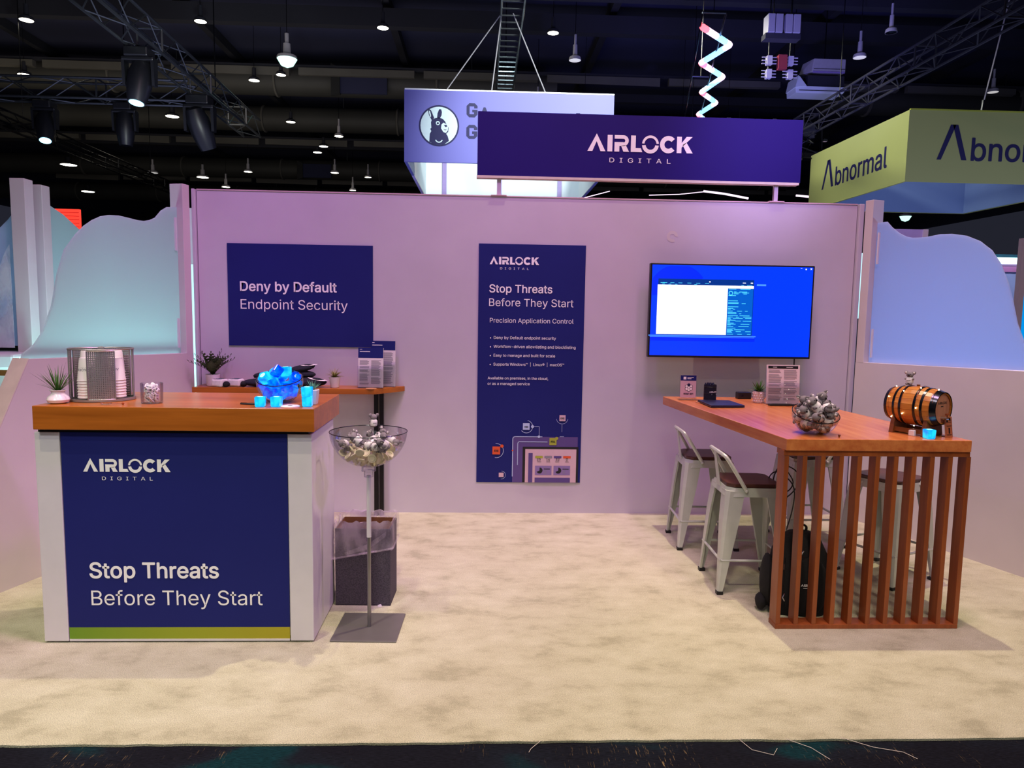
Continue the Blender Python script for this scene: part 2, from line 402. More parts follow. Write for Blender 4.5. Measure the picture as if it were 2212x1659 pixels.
    def build(s, name, mats, parent=None, smooth=False, bevel=0.0, kind=None, label=None):
        o = bpy.data.objects.new(name, s.mesh(name, mats, smooth)); COL.objects.link(o)
        if parent: o.parent = parent
        if bevel:
            bm = o.modifiers.new('edge', 'BEVEL'); bm.width = bevel; bm.segments = 2; bm.limit_method = 'ANGLE'; bm.angle_limit = R(40)
        if kind: o['kind'] = kind
        if label: o['label'] = label
        return o
def thing(name, label, cat, loc=(0, 0, 0), rz=0.0, group=None, rot=None):
    o = bpy.data.objects.new(name, None); COL.objects.link(o); o.empty_display_size = 0.05
    o.location = loc; o.rotation_euler = rot if rot else (0, 0, rz)
    return tag(o, label, cat, group)
def tag(o, label, cat, group=None):
    o['label'] = label; o['category'] = cat
    if group: o['group'] = group
    return o
ORD = ['first', 'second', 'third', 'fourth', 'fifth', 'sixth', 'seventh', 'eighth', 'ninth', 'tenth', 'eleventh', 'twelfth', 'thirteenth', 'fourteenth', 'fifteenth']
def layered(pts, n=3):
    idx = sorted(range(len(pts)), key=lambda i: -pts[i].z); out = {}; k = -(-len(idx) // n); names = ['top', 'middle', 'bottom']
    for L in range(n):
        row = sorted(idx[L * k:(L + 1) * k], key=lambda i: pts[i].x)
        for j, i in enumerate(row): out[i] = '%s from left in the %s layer' % (ORD[j], names[L])
    return out
def struct(o): o['kind'] = 'structure'; return o
def dup(o, parent=None, loc=None, rot=None, label=None, group=None, scale=None):
    c = o.copy(); COL.objects.link(c)
    if parent: c.parent = parent
    for ch in list(o.children): dup(ch, c)
    if loc is not None: c.location = loc
    if rot is not None: c.rotation_euler = rot
    if scale is not None: c.scale = (scale,) * 3
    if label: c['label'] = label
    if group: c['group'] = group
    return c

# ------------------------------------------------------------------ lettering
FONT = None
try:
    fp = os.path.join(bpy.utils.system_resource('DATAFILES'), 'fonts', 'Inter.woff2')
    if os.path.exists(fp): FONT = bpy.data.fonts.load(fp)
except Exception: FONT = None
_txt = {}
def text_geo(s, bold=0.0, spacing=1.0, res=4):
    k = (s, bold, spacing, res)
    if k in _txt: return _txt[k]
    c = bpy.data.curves.new('tmp', 'FONT'); c.body = s; c.size = 1.0; c.space_character = spacing; c.resolution_u = res
    if FONT: c.font = FONT
    o = bpy.data.objects.new('tmp', c); COL.objects.link(o)
    dg = bpy.context.evaluated_depsgraph_get(); dg.update()
    me = bpy.data.meshes.new_from_object(o.evaluated_get(dg))
    vs = [(v.co.x, v.co.y, 0.0) for v in me.vertices]; fs = [tuple(p.vertices) for p in me.polygons]
    bpy.data.objects.remove(o); bpy.data.curves.remove(c); bpy.data.meshes.remove(me)
    if bold > 0:
        v0, f0 = vs, fs; vs = []; fs = []
        for i in range(6):
            dx, dy = bold * math.cos(i * math.pi / 3), bold * math.sin(i * math.pi / 3); o_ = len(vs)
            vs += [(x + dx, y + dy, i * 1.2e-4) for x, y, _ in v0]; fs += [tuple(k_ + o_ for k_ in f) for f in f0]
    x0 = min(v[0] for v in vs); vs = [(p_[0] - x0, p_[1], p_[2]) for p_ in vs]
    _txt[k] = (vs, fs); return _txt[k]
def put_text(mb, s, x, z, width=None, height=None, bold=0.0, spacing=1.0, y=0.0, res=4, flip=False):
    """text in the local XZ plane facing -Y; baseline at z, left end at x."""
    vs, fs = text_geo(s, bold, spacing, res)
    w = max(v[0] for v in vs)
    sx = width / w if width else None
    cap = 0.727 if FONT else 0.7
    sz = height / cap if height else sx
    if sx is None: sx = sz
    mb.add([(x + a * sx, y - d_, z + b * sz) for a, b, d_ in vs], fs)
    return sx * w
def ring(cx, cz, ro, ri, a0, a1, n=20):
    o = [(cx + ro * math.cos(R(a0 + (a1 - a0) * i / n)), cz + ro * math.sin(R(a0 + (a1 - a0) * i / n))) for i in range(n + 1)]
    q = [(cx + ri * math.cos(R(a0 + (a1 - a0) * i / n)), cz + ri * math.sin(R(a0 + (a1 - a0) * i / n))) for i in range(n + 1)]
    return o, q
def logo_geo():
    V = []; F = []
    def poly(p): o = len(V); V.extend(p); F.append(tuple(range(o, o + len(p))))
    def band(a, b):
        o = len(V); n = len(a); V.extend(a); V.extend(b)
        for i in range(n - 1): F.append((o + i, o + i + 1, o + n + i + 1, o + n + i))
    poly([(0.0, 0.0), (0.31, 0.0), (0.565, 0.60), (0.565, 1.07)]); poly([(0.565, 0.60), (0.82, 0.0), (1.13, 0.0), (0.565, 1.07)])
    poly([(1.25, 0), (1.56, 0), (1.56, 1), (1.25, 1)])
    poly([(1.69, 0), (2.0, 0), (2.0, 0.34), (1.69, 0.34)]); poly([(1.69, 0.40), (1.69, 0.34), (2.0, 0.34), (2.25, 0.34), (2.25, 0.58), (1.69, 0.58)])
    poly([(1.69, 0.78), (2.25, 0.78), (2.25, 1.0), (1.69, 1.0)])
    a, b2 = ring(2.25, 0.67, 0.33, 0.11, -90, 90, 10); band(a, b2)
    poly([(2.10, 0.36), (2.26, 0.0), (2.62, 0.0), (2.40, 0.40)])
    poly([(2.72, 0), (3.45, 0), (3.35, 0.24), (3.02, 0.24), (3.02, 1), (2.72, 1)])
    a, b2 = ring(3.95, 0.5, 0.53, 0.38, 4, 176, 16); band(a, b2)
    a, b2 = ring(3.95, 0.46, 0.53, 0.30, 184, 356, 16); band(a, b2)
    a, b2 = ring(5.08, 0.5, 0.53, 0.25, 42, 318, 18); band(a, b2)
    poly([(5.62, 0), (5.92, 0), (5.92, 1), (5.62, 1)]); poly([(5.92, 0.34), (5.92, 0.62), (6.22, 1.0), (6.60, 1.0)][::-1])
    poly([(5.98, 0.50), (6.22, 0.66), (6.64, 0.0), (6.26, 0.0)])
    return V, F
LOGO = logo_geo()
def put_logo(mb, x, z, width, y=0.0, sub=True):
    s = width / 6.6
    mb.add([(x + a * s, y, z + b * s) for a, b in LOGO[0]], LOGO[1])
    if sub: put_text(mb, 'DIGITAL', x + width * 0.212, z - width * 0.100, width=width * 0.585, height=width * 0.060, spacing=1.75, y=y, bold=0.004)
def logo_parts(t, x, z, width, y, mat):
    q = MB(); put_logo(q, x, z, width, y, False); q.build('logo', mat, t)
    q = MB(); put_text(q, 'DIGITAL', x + width * 0.212, z - width * 0.100, width=width * 0.585, height=width * 0.060, spacing=1.75, y=y); q.build('lettering', mat, t)
def text_part(t, s, x, z, width, y, mat, bold=0.0):
    q = MB(); put_text(q, s, x, z, width=width, bold=bold, y=y); q.build('lettering', mat, t)
def rectf(mb, x0, x1, z0, z1, y=0.0): mb.flat([(x0, y, z0), (x1, y, z0), (x1, y, z1), (x0, y, z1)])
def discf(mb, cx, cz, r, y=0.0, n=20): mb.flat([(cx + r * math.cos(2 * math.pi * i / n), y, cz + r * math.sin(2 * math.pi * i / n)) for i in range(n)])

# ------------------------------------------------------------------ setting: floors, walls, hall shell
H = 2.487; WY = 5.67
b = MB(); b.add([(-45, -6, -0.012), (45, -6, -0.012), (45, 75, -0.012), (-45, 75, -0.012)], [(0, 1, 2, 3)])
struct(b.build('floor', 'dark_hall_carpet'))
rnd = random.Random(3)
def carpet():
    b = MB(); n = 220; vs = []; fs = []
    for i in range(n + 1):
        x = -8 + 16 * i / n; y = 2.578 + rnd.uniform(-0.004, 0.004) + 0.004 * math.sin(x * 3)
        vs += [(x, y, -0.011), (x, y, -0.002), (x, y + 0.006, 0.0)]
    for i in range(n):
        a = 3 * i; fs += [(a, a + 3, a + 4, a + 1), (a + 1, a + 4, a + 5, a + 2)]
    k = len(vs); vs += [(-8, 9, 0), (8, 9, 0)]
    fs.append(tuple([2 + 3 * i for i in range(n + 1)] + [k + 1, k]))
    b.add(vs, fs); o = struct(b.build('floor_carpet', 'tan_carpet'))
    for p in ([(1.0, 2.58, 0.0), (1.03, 2.52, -0.006), (1.10, 2.49, -0.008), (1.13, 2.53, -0.008)], [(1.18, 2.58, 0), (1.26, 2.53, -0.006), (1.30, 2.46, -0.008)],
              [(1.40, 2.585, 0), (1.50, 2.53, -0.006), (1.60, 2.50, -0.008), (1.63, 2.46, -0.009)], [(0.24, 2.58, 0), (0.20, 2.54, -0.006), (0.19, 2.52, -0.008)]):
        MB().tube(p, 0.0012, 4).build('thread', 'cream_edge', o)
    return o
carpet()
# back wall: panel, edge strips
b = MB(); b.box(-2.172, 2.928, WY, WY + 0.10, 0, H)
wall = struct(b.build('wall_back', 'wall_paint'))
struct(MB().box(-2.203, -2.178, WY - 0.03, WY + 0.10, 0, H + 0.005).build('trim_1', 'wall_paint', bevel=0.004))
struct(MB().box(2.934, 2.972, WY - 0.03, WY + 0.10, 0, H + 0.005).build('trim_2', 'wall_paint', bevel=0.004))
MB().box(-2.172, 2.928, WY - 0.004, WY + 0.104, H, H + 0.008).build('cap', 'pinkish_print', wall)
# small repair mark on the wall above the screen
q = MB(); a_, b_ = ring(1.47, 2.213, 0.045, 0.02, 0, 300, 10)
q.add([(x, WY - 0.001, z) for x, z in a_ + b_], [(i, i + 1, 11 + i + 1, 11 + i) for i in range(10)]); q.build('scuff', 'wing_paint', wall)

def wing(name, F, d, n, prof, wallpoly, mat_panel, strip, side):
    F = Vector((F[0], F[1], 0)); d = Vector((d[0], d[1], 0)).normalized(); n = Vector((n[0], n[1], 0)).normalized()
    W = lambda u, z, o=0.0: F + d * u + n * o + Vector((0, 0, z))
    b = MB(); b.prism([W(u, z, 0) for u, z in wallpoly], n * -0.11); w = struct(b.build(name, 'wing_paint'))
    b = MB(); b.prism([W(u, z, -0.05) for u, z in prof], n * -0.012); b.build('frosted_panel', mat_panel, w)
    pz = prof[0][1]
    b = MB(); b.prism([W(0, 1.252, 0), W(0.075, 1.252, 0), W(0.075, 1.252, -0.11), W(0, 1.252, -0.11)], (0, 0, 1.257)); b.build('post', 'wing_paint', w, bevel=0.003)
    for z0, z1 in ((2.02, 2.26), (1.30, 1.52)):
        b = MB(); b.prism([W(0.10, z0, -0.036), W(0.112, z0, -0.036), W(0.112, z0, -0.05), W(0.10, z0, -0.05)], (0, 0, z1 - z0)); b.build('clip', 'white_laminate', w)
    u1 = wallpoly[2][0] if side == 'l' else 1.6
    zt = lambda u: 1.257 + (1.295 - 1.257) * u / 1.4
    b = MB(); b.hexa([W(0.10, zt(.1), -0.066), W(u1, zt(u1), -0.066), W(u1, zt(u1), -0.072), W(0.10, zt(.1), -0.072), W(0.10, zt(.1) + .008, -0.066), W(u1, zt(u1) + .008, -0.066), W(u1, zt(u1) + .008, -0.072), W(0.10, zt(.1) + .008, -0.072)])
    b.build('light_strip', strip, w)
    return w, W
lprof = [(0.078, 1.258), (1.403, 1.296), (1.392, 1.324), (1.314, 1.374), (1.247, 1.453), (1.18, 1.604), (1.13, 1.8), (1.073, 1.943), (0.981, 2.049), (0.915, 2.108), (0.85, 2.15), (0.78, 2.183), (0.715, 2.199), (0.635, 2.206), (0.555, 2.202), (0.47, 2.196), (0.406, 2.198), (0.345, 2.212), (0.292, 2.235), (0.234, 2.291), (0.171, 2.326), (0.078, 2.339)]
wl, WL = wing('wall_left', (-2.20, 5.60), (-0.29, -0.957), (0.957, -0.29), lprof, [(0, 0), (0, 1.257), (1.40, 1.295), (2.10, 0)], 'frosted_cyan', 'cyan_strip', 'l')
b = MB(); b.hexa([WL(1.402, 1.296, 0.001), WL(1.402, 1.296, -0.112), WL(2.102, 0.002, -0.112), WL(2.102, 0.002, 0.001), WL(1.406, 1.3, 0.001), WL(1.406, 1.3, -0.112), WL(2.108, 0.004, -0.112), WL(2.108, 0.004, 0.001)])
b.build('end_cap', 'cream_edge', wl)
rprof = [(0.078, 1.258), (0.078, 2.336), (0.161, 2.336), (0.206, 2.291), (0.271, 2.243), (0.334, 2.211), (0.394, 2.196), (0.508, 2.192), (0.616, 2.202), (0.704, 2.197), (0.808, 2.175), (0.909, 2.13), (0.994, 2.064), (1.063, 1.97), (1.119, 1.85), (1.159, 1.732), (1.201, 1.586), (1.254, 1.471), (1.293, 1.415), (1.40, 1.35), (1.48, 1.30)]
wr, WR = wing('wall_right', (2.955, 5.60), (0.329, -0.944), (-0.944, -0.329), rprof, [(0, 0), (0, 1.257), (1.48, 1.297), (2.18, 0)], 'frosted_blue', 'pinkwhite_strip', 'r')

# hall shell
b = MB(); b.box(-45, 45, -6, 75, 10.6, 10.9); ceil = struct(b.build('ceiling', 'black_hall'))
b = MB(); b.box(-45, 45, 75, 75.3, -0.01, 10.6); struct(b.build('wall_far', 'far_black'))
for y, z, h, mt in ((14.5, 9.7, .5, 'beam_black'), (19.0, 9.5, .35, 'beam_black'), (21.6, 9.6, .5, 'beam_black'), (24.3, 9.05, .20, 'pale_girder'), (28.0, 9.5, .3, 'beam_black'), (34.3, 9.0, .22, 'pale_girder'), (37.0, 9.4, .4, 'beam_black'), (46.0, 9.2, .3, 'pale_girder')):
    n = 13
    for i in range(n) if mt == 'pale_girder' else range(1):
        if mt == 'pale_girder':
            x0 = -26 + i * 4; b = MB(); b.hexa([(x0, y, z - .03), (x0 + 3.7, y, z + rnd.uniform(-.10, .05)), (x0 + 3.7, y + .2, z), (x0, y + .2, z), (x0, y, z + h), (x0 + 3.7, y, z + h), (x0 + 3.7, y + .2, z + h), (x0, y + .2, z + h)])
            g_ = b if i == 0 else g_.add(b.v, b.f)
        else:
            struct(MB().box(-40, 40, y, y + 0.3, z, z + h).build('ceiling_beam', mt))
    if mt == 'pale_girder':
        g_.k = 0; gb = struct(g_.build('ceiling_girder', mt)); gb['kind'] = 'structure'
        MB().box(-40, 40, y + 0.05, y + 0.15, z + h, z + h + 0.1).build('flange', 'beam_black', gb)
for x in (-22, -15.5, -9.0, -3.0, 3.6, 10, 16.5):
    struct(MB().box(x, x + 0.22, 12, 60, 10.30, 10.599).build('ceiling_beam', 'beam_black'))

# ------------------------------------------------------------------ ducts, trusses, ceiling lamps
def duct(y, zc, r, x0, x1, label):
    t = thing('air_duct', label, 'duct', ((x0 + x1) / 2, y, zc)); L = (x1 - x0) / 2
    Mx = Matrix.Rotation(R(90), 4, 'Y')
    MB(Mx).lathe([(r, -L), (r, L)], 20).build('pipe', 'duct_grey', t, True)
    x = -L + 1.5
    while x < L - 1:
        MB(Matrix.Translation((x, 0, 0)) @ Mx).lathe([(r + .002, -.05), (r + .05, -.03), (r + .05, .03), (r + .002, .05)], 20).build('band', 'pale_girder', t, True)
        x += 5.6
    for x in (-L + 3, -2, L - 3):
        MB().tube([(x, 0, r), (x, 0, 10.6 - zc)], 0.02, 5).build('hanger', 'truss_metal', t)
    return t
duct(26.6, 9.50, 0.50, -20, 2.5, 'nearest large grey air duct crossing the dark ceiling behind the blue hanging sign')
duct(31.9, 9.50, 0.50, -22, 14, 'second grey air duct crossing the dark ceiling, beyond the nearest one')
duct(43.5, 9.55, 0.55, -30, 18, 'third grey air duct, low and far over the left partition panels')
duct(54.0, 9.60, 0.60, -36, 10, 'farthest grey air duct just above the top of the left partition')
duct(27.0, 9.50, 0.50, 12.5, 30, 'grey air duct behind the lattice truss over the green sign')
for (x, y, zc, lab) in ((-4.2, 26.1, 9.35, 'dark square vent box hung on the nearest air duct'), (-9.6, 43.02, 9.4, 'dark square vent box hung on the third air duct')):
    t = thing('duct_vent', lab, 'vent', (x, y, zc))
    MB().box(-.8, .8, -.12, .0, -.38, .38).build('grille', 'black_hall', t)
    MB().hexa([(-1.05, -.45, -.55), (-.8, -.2, -.42), (-.8, .0, -.42), (-1.05, -.25, -.55), (-1.05, -.45, .5), (-.8, -.2, .42), (-.8, 0, .42), (-1.05, -.25, .5)]).build('flange', 'duct_grey', t)

def truss(label, p0, p1, w, h, step, mat='truss_metal', top=10.6, hang=(0.2, 0.8), name='lighting_truss', ladder=False):
    """box truss from p0 to p1 (bottom centre line)."""
    p0 = Vector(p0); p1 = Vector(p1); L = (p1 - p0).length
    t = thing(name, label, 'truss', tuple(p0)); dx = (p1 - p0).normalized()
    t.rotation_euler = dx.to_track_quat('X', 'Z').to_euler()
    corners = [(-w / 2, 0), (w / 2, 0)] + ([] if ladder else [(-w / 2, h), (w / 2, h)])
    for y, z in corners: MB().tube([(0, y, z), (L, y, z)], 0.028, 6).build('chord', mat, t)
    n = int(L / step); s = L / n
    planes = [(corners[0], corners[1])] if ladder else [((-w / 2, 0), (w / 2, 0)), ((-w / 2, h), (w / 2, h)), ((-w / 2, 0), (-w / 2, h)), ((w / 2, 0), (w / 2, h))]
    for a, c in planes:
        for i in range(n + 1):
            if ladder or i % 4 == 0: MB().tube([(i * s, *a), (i * s, *c)], 0.02, 5).build('strut', mat, t)
            if not ladder and i < n:
                q = (a, c) if i % 2 == 0 else (c, a)
                MB().tube([(i * s, *q[0]), ((i + 1) * s, *q[1])], 0.013, 4).build('brace', mat, t)
    for f in hang:
        MB().tube([(f * L, 0, h if not ladder else 0), (f * L, 0, top - p0.z)], 0.012, 4).build('hoist_chain', 'black_metal', t)
    return t
truss('long silver lattice truss running away over the left partition, carrying black moving lights', (-5.75, 8.5, 6.0), (-6.05, 19.6, 6.0), 0.42, 0.42, 0.6, hang=(0.3, 0.75))
truss('silver lattice truss crossing behind two hanging lights at the far left', (-13.5, 16.6, 6.0), (-6.4, 16.6, 6.0), 0.42, 0.42, 0.6)
truss('dark lattice truss sloping down over the left partition, farther than the silver ones', (-11.92, 17.3, 6.0), (-12.2, 30.0, 6.0), 0.4, 0.3, 0.9, mat='black_metal')
truss('ladder shaped truss rising above the blue hanging sign', (0.55, 12.0, 8.0), (0.56, 23.5, 8.0), 0.48, 0.0, 0.36, ladder=True, name='ladder_truss')
truss('dark lattice truss running from the top right corner down to the purple header', (8.62, 9.5, 6.5), (8.62, 20.0, 6.5), 0.42, 0.42, 0.6, mat='beam_black')
t = thing('cable_tangle', 'tangle of black cables and silver clamps at the far end of the right truss', 'cables', (8.6, 20.3, 6.4))
for i in range(5):
    MB().tube([(rnd.uniform(-.6, .9), rnd.uniform(-.2, .2), rnd.uniform(-.5, .5)) for _ in range(6)], 0.022, 5).build('cable', 'black_metal', t)
for i in range(6):
    x, z = rnd.uniform(-.7, .9), rnd.uniform(-.5, .5); MB().box(x, x + .1, -.1, 0, z, z + .06).build('clamp', 'chrome', t)
MB().box(-.4, .5, -.1, .1, .1, .5).build('truss_corner', 'beam_black', t)

def moving_head(label, loc, tilt, s=1.0, lit=True, rz=0.0):
    t = thing('moving_light', label, 'stage light', loc, rz, 'black moving lights on the left trusses')
    MB().box(-.20 * s, .20 * s, -.16 * s, .16 * s, -.16 * s, 0).build('base', 'black_plastic', t, bevel=0.02)
    for sx in (-1, 1):
        MB().hexa([(sx * .22 * s, -.09 * s, -.16 * s), (sx * .27 * s, -.09 * s, -.20 * s), (sx * .27 * s, .09 * s, -.20 * s), (sx * .22 * s, .09 * s, -.16 * s), (sx * .22 * s, -.06 * s, -.62 * s), (sx * .27 * s, -.06 * s, -.62 * s), (sx * .27 * s, .06 * s, -.62 * s), (sx * .22 * s, .06 * s, -.62 * s)][::1]).build('yoke_arm', 'black_plastic', t)
    MB().box(-.27 * s, .27 * s, -.1 * s, .1 * s, -.22 * s, -.15 * s).build('yoke', 'black_plastic', t, bevel=0.02)
    Mh = Matrix.Translation((0, 0, -.52 * s)) @ Euler(tilt).to_matrix().to_4x4()
    hd = MB(Mh).lathe([(.05 * s, .34 * s), (.15 * s, .30 * s), (.20 * s, .12 * s), (.20 * s, -.1 * s), (.17 * s, -.3 * s), (.14 * s, -.42 * s)], 16).build('head', 'black_plastic', t, True)
    MB(Mh @ Matrix.Translation((0, 0, -.425 * s))).lathe([(.001, -.02 * s), (.11 * s, 0), (.12 * s, .004)], 16).build('lens', 'lens_blue' if lit else 'hoop_steel', t, True)
    return t
moving_head('black moving light with pale blue lens under the near part of the silver truss', (-5.92, 13.1, 5.96), (R(-14), R(4), 0), 1.0)
moving_head('black moving light partly hidden in the blue haze under the middle of the silver truss', (-5.98, 15.9, 5.96), (R(20), R(-14), 0), 1.15, lit=False)
moving_head('black moving light with bright blue lens turned towards the aisle, at the far left', (-9.55, 16.6, 5.96), (R(-22), R(-10), 0), 0.95)
moving_head('black moving light hanging straight down from the crossing truss, lens unlit', (-7.85, 16.6, 5.96), (R(0), R(0), 0), 0.95, lit=False)

def bay(label, loc, r, stem=True, mat='lamp_white', top=10.6):
    t = thing('high_bay_lamp', label, 'ceiling lamp', loc, 0, 'high-bay lamps under the hall ceiling')
    MB().lathe([(r * .34, .36), (r * .38, .10), (r * .92, .05), (r, .0), (r, -.03)], 16).build('shade', 'hvac_grey' if stem else 'beam_black', t, True)
    k = 2.4 if mat == 'lamp_green' else 1.0  # green lamps: dome bulged to stand in for lens glare
    MB().lathe([(.001, -.045 * k * k), (r * .6, -.042 * k * k * .8), (r * .96, -.03), (r * .5, -.028)], 16).build('diffuser', mat, t, True)
    if stem: MB().tube([(0, 0, .34), (0, 0, .62)], r * .2, 8).build('ballast', 'hvac_grey', t)
    MB().tube([(0, 0, .6 if stem else .3), (0, 0, top - loc[2])], 0.008, 4).build('cable', 'black_metal', t)
for lab, loc, r in (
    ('small round ceiling lamp at the very top left corner of the hall', (-11.707, 19.736, 8.8), .17),
    ('bright round ceiling lamp just right of the near silver truss', (-7.239, 19.453, 8.8), .15),
    ('bright round ceiling lamp midway between the left truss and the ladder truss', (-2.652, 19.489, 8.8), .15),
    ('yellowish ceiling lamp right of the ladder truss', (1.729, 19.459, 8.8), .15),
    ('small ceiling lamp at the left edge, above the crossing truss', (-14.571, 24.326, 8.8), .2),
    ('small ceiling lamp below left of the glaring greenish lamp', (-7.372, 24.205, 8.8), .17),
    ('faint ceiling lamp right under the glaring greenish lamp', (-6.351, 23.565, 8.8), .15),
    ('ceiling lamp between the first and second air ducts', (-7.562, 29.343, 8.8), .18),
    ('upper lamp of the close pair above the third air duct', (-7.205, 33.533, 8.8), .2),
    ('lower lamp of the close pair above the third air duct', (-7.717, 34.6, 8.75), .2),
    ('tilted lamp above the left partition, beside the sloping dark truss', (-21.632, 39.458, 8.8), .4),
    ('tiny lamp just above the left partition posts', (-25.477, 48.561, 8.8), .4),
    ('small lamp below the middle moving light', (-11.942, 28.986, 8.8), .25)):
    bay(lab, loc, r, False)
for lab, loc, r, mt in (
    ('glaring greenish white high-bay lamp on a cable, brightest in the ceiling', (-5.284, 20.218, 8.2), .27, 'lamp_green'),
    ('white high-bay lamp on a stem left of the blue hanging sign', (-5.619, 28.881, 8.2), .17, 'lamp_white'),
    ('white high-bay lamp on a stem below the blue sign corner, farther away', (-5.869, 37.578, 8.2), .17, 'lamp_white'),
    ('unlit white high-bay lamp hanging between the ladder truss and the zigzag tubes', (2.333, 19.643, 8.2), .16, 'lamp_dim'),
    ('unlit white high-bay lamp hanging above the green sign', (9.513, 18.795, 8.2), .16, 'lamp_dim'),
    ('oval white lamp at the right edge above the green sign', (14.768, 21.229, 8.2), .15, 'lamp_dim'),
    ('dark ring shaped lamp right of the unlit white lamp', (9.384, 17.143, 8.2), .13, 'hoop_steel'),
    ('small stemmed lamp over the wavy left panel', (-14.497, 38.714, 8.2), .3, 'lamp_white'),
    ('small stemmed lamp over the wavy left panel, left of its twin', (-16.581, 37.724, 8.2), .25, 'lamp_dim'),
    ('small far lamp above the left sign board', (-11.597, 36.842, 8.2), .2, 'lamp_white'),
    ('small far lamp above the right half of the left sign board', (-7.323, 36.532, 8.2), .2, 'lamp_white'),
    ('tiny lamp peeping over the blue hanging sign', (1.75, 25.0, 8.45), .17, 'lamp_white'),
    ('bright green lamp over the wavy right panel', (18.336, 31.334, 6.0), .25, 'lamp_green'),
    ('tiny far lamp close over the back wall, left of the blue sign', (-6.589, 37.306, 7.5), .16, 'lamp_white'),
    ('tiny far lamp over the left end of the back wall', (-12.817, 37.214, 7.5), .2, 'lamp_white')):
    bay(lab, loc, r, True, mt)

# zigzag of light tubes on a horizontal frame
t = thing('zigzag_light', 'zigzag of glowing blue white light tubes hanging under the ceiling', 'light', (4.9, 17, 7.0))
Z = [(4.07, 14.094), (4.899, 14.956), (4.637, 16.048), (5.412, 16.912), (5.268, 18.089), (5.91, 18.938), (5.777, 20.055), (6.067, 20.504)]
for i in range(len(Z) - 1):
    a, c = Z[i], Z[i + 1]; P = [(a[0] + (c[0] - a[0]) * k / 6 - 4.9, a[1] + (c[1] - a[1]) * k / 6 - 17, 0) for k in range(7)]
    o = MB().tube(P, 0.06, 6).build('light_tube', ['tube_blue', 'tube_pink', 'tube_red'], t)
    for pi, pl in enumerate(o.data.polygons): pl.material_index = {0: 2, 1: 1, 2: 1, 3: 0, 4: 0, 5: 1}.get((pi // 6) % 6, 0) if i % 2 == 0 else {0: 1, 5: 1}.get((pi // 6) % 6, 0)
for dx in (-.1, .32): MB().tube([(4.0 + dx - 4.9, 13.5 - 17, .02), (5.65 + dx - 4.9, 20.6 - 17, .02)], 0.02, 5).build('frame_bar', 'hoop_steel', t)
for yy in (13.5, 17, 20.5):
    x = 4.0 + (yy - 13.5) * .235 - 4.9; MB().tube([(x - .1, yy - 17, .02), (x + .32, yy - 17, .02)], 0.018, 5).build('crossbar', 'hoop_steel', t)
    MB().tube([(x + .1, yy - 17, .02), (x + .1, yy - 17, 3.6)], 0.008, 4).build('cable', 'black_metal', t)
# ceiling plant at the right
t = thing('air_handler', 'grey box shaped air handler hanging above the white tray', 'air handler', (9.3, 20.3, 8.38))
MB().hexa([(-.45, -.25, -.18), (.48, -.25, -.18), (.48, .25, -.18), (-.6, .25, -.12), (-.40, -.25, .18), (.48, -.25, .18), (.48, .25, .18), (-.5, .25, .18)]).build('casing', 'hvac_grey', t, bevel=.02)
MB().box(-.40, .46, -.262, -.25, -.10, -.09).build('seam', 'black_print', t); MB().box(-.42, .46, -.262, -.25, -.2, -.16).build('lip', 'lilac_print', t)
MB().tube([(0, 0, .18), (0, 0, 2.22)], .015, 5).build('hanger', 'black_metal', t)
t = thing('projector_tray', 'long white tray shaped housing with raised ends under the grey air handler', 'housing', (9.1, 20.0, 7.75))
MB().prism([(-.68, 0, -.12), (.62, 0, -.12), (.76, 0, .06), (-.70, 0, .06)], (0, .6, 0)).build('tray', 'white_sign_cloth', t, bevel=.01)
MB().hexa([(-.72, -.05, .02), (-.40, -.02, .06), (-.40, .6, .06), (-.72, .6, .02), (-.66, -.05, .32), (-.60, -.02, .30), (-.60, .6, .30), (-.66, .6, .32)]).build('end_flap', 'white_sign_cloth', t)
MB().box(-.35, .66, .05, .55, .06, .36).build('dark_body', 'beam_black', t); MB().box(-.6, .68, -.012, 0, -.06, -.045).build('slot', 'black_print', t)
MB().tube([(-.66, .3, .30), (-.66, .3, 2.85)], .015, 5).build('hanger', 'black_metal', t)
for lab, loc in (('left of two pale twin speaker boxes high by the zigzag tubes', (6.45, 16.6, 8.1)), ('right of two pale twin speaker boxes high by the zigzag tubes', (6.85, 16.6, 8.1))):
    t = thing('speaker_box', lab, 'speaker', loc, 0, 'pale speaker boxes near the ceiling')
    for x in (-.09, .09): MB().box(x - .08, x + .08, 0, .3, -.2, .2).build('cabinet', 'grey_print', t, bevel=.01)
    MB().box(-.2, .2, .05, .3, -.32, -.2).build('cradle', 'beam_black', t); MB().tube([(0, .15, .2), (0, .15, 2.5)], .015, 4).build('hanger', 'black_metal', t)
for lab, loc, red in (('left rack of small clamps below the speaker boxes', (6.55, 17.1, 7.35), False), ('right rack of small clamps with a dark red box, below the speaker boxes', (7.05, 17.1, 7.35), True)):
    t = thing('clamp_rack', lab, 'rack', loc, 0, 'clamp racks near the ceiling')
    MB().tube([(0, .1, -.3), (0, .1, 3.25)], .014, 4).build('hanger', 'black_metal', t)
    for z in (-.18, .12):
        MB().box(-.06, .06, 0, .12, z - .1, z + .1).build('clamp', 'hvac_grey', t)
        for dz in (-.07, 0, .07): MB().box(-.17, .17, .03, .06, z + dz - .008, z + dz + .008).build('prong', 'hvac_grey', t)
    if red: MB().box(-.3, -.1, -.02, .1, -.08, .24).build('red_box', 'red_plastic', t)
t = thing('motor_box', 'grey motor box at the top edge above the speaker boxes', 'motor', (7.6, 15.5, 8.6), R(8))
MB().box(-.26, .26, -.1, .3, -.12, .12).build('casing', 'lilac_print', t, bevel=.02); MB().tube([(-.3, 0, .18), (-.3, .1, .26), (.1, .1, .28), (.1, .1, 2.0)], .02, 5).build('bracket', 'hvac_grey', t)

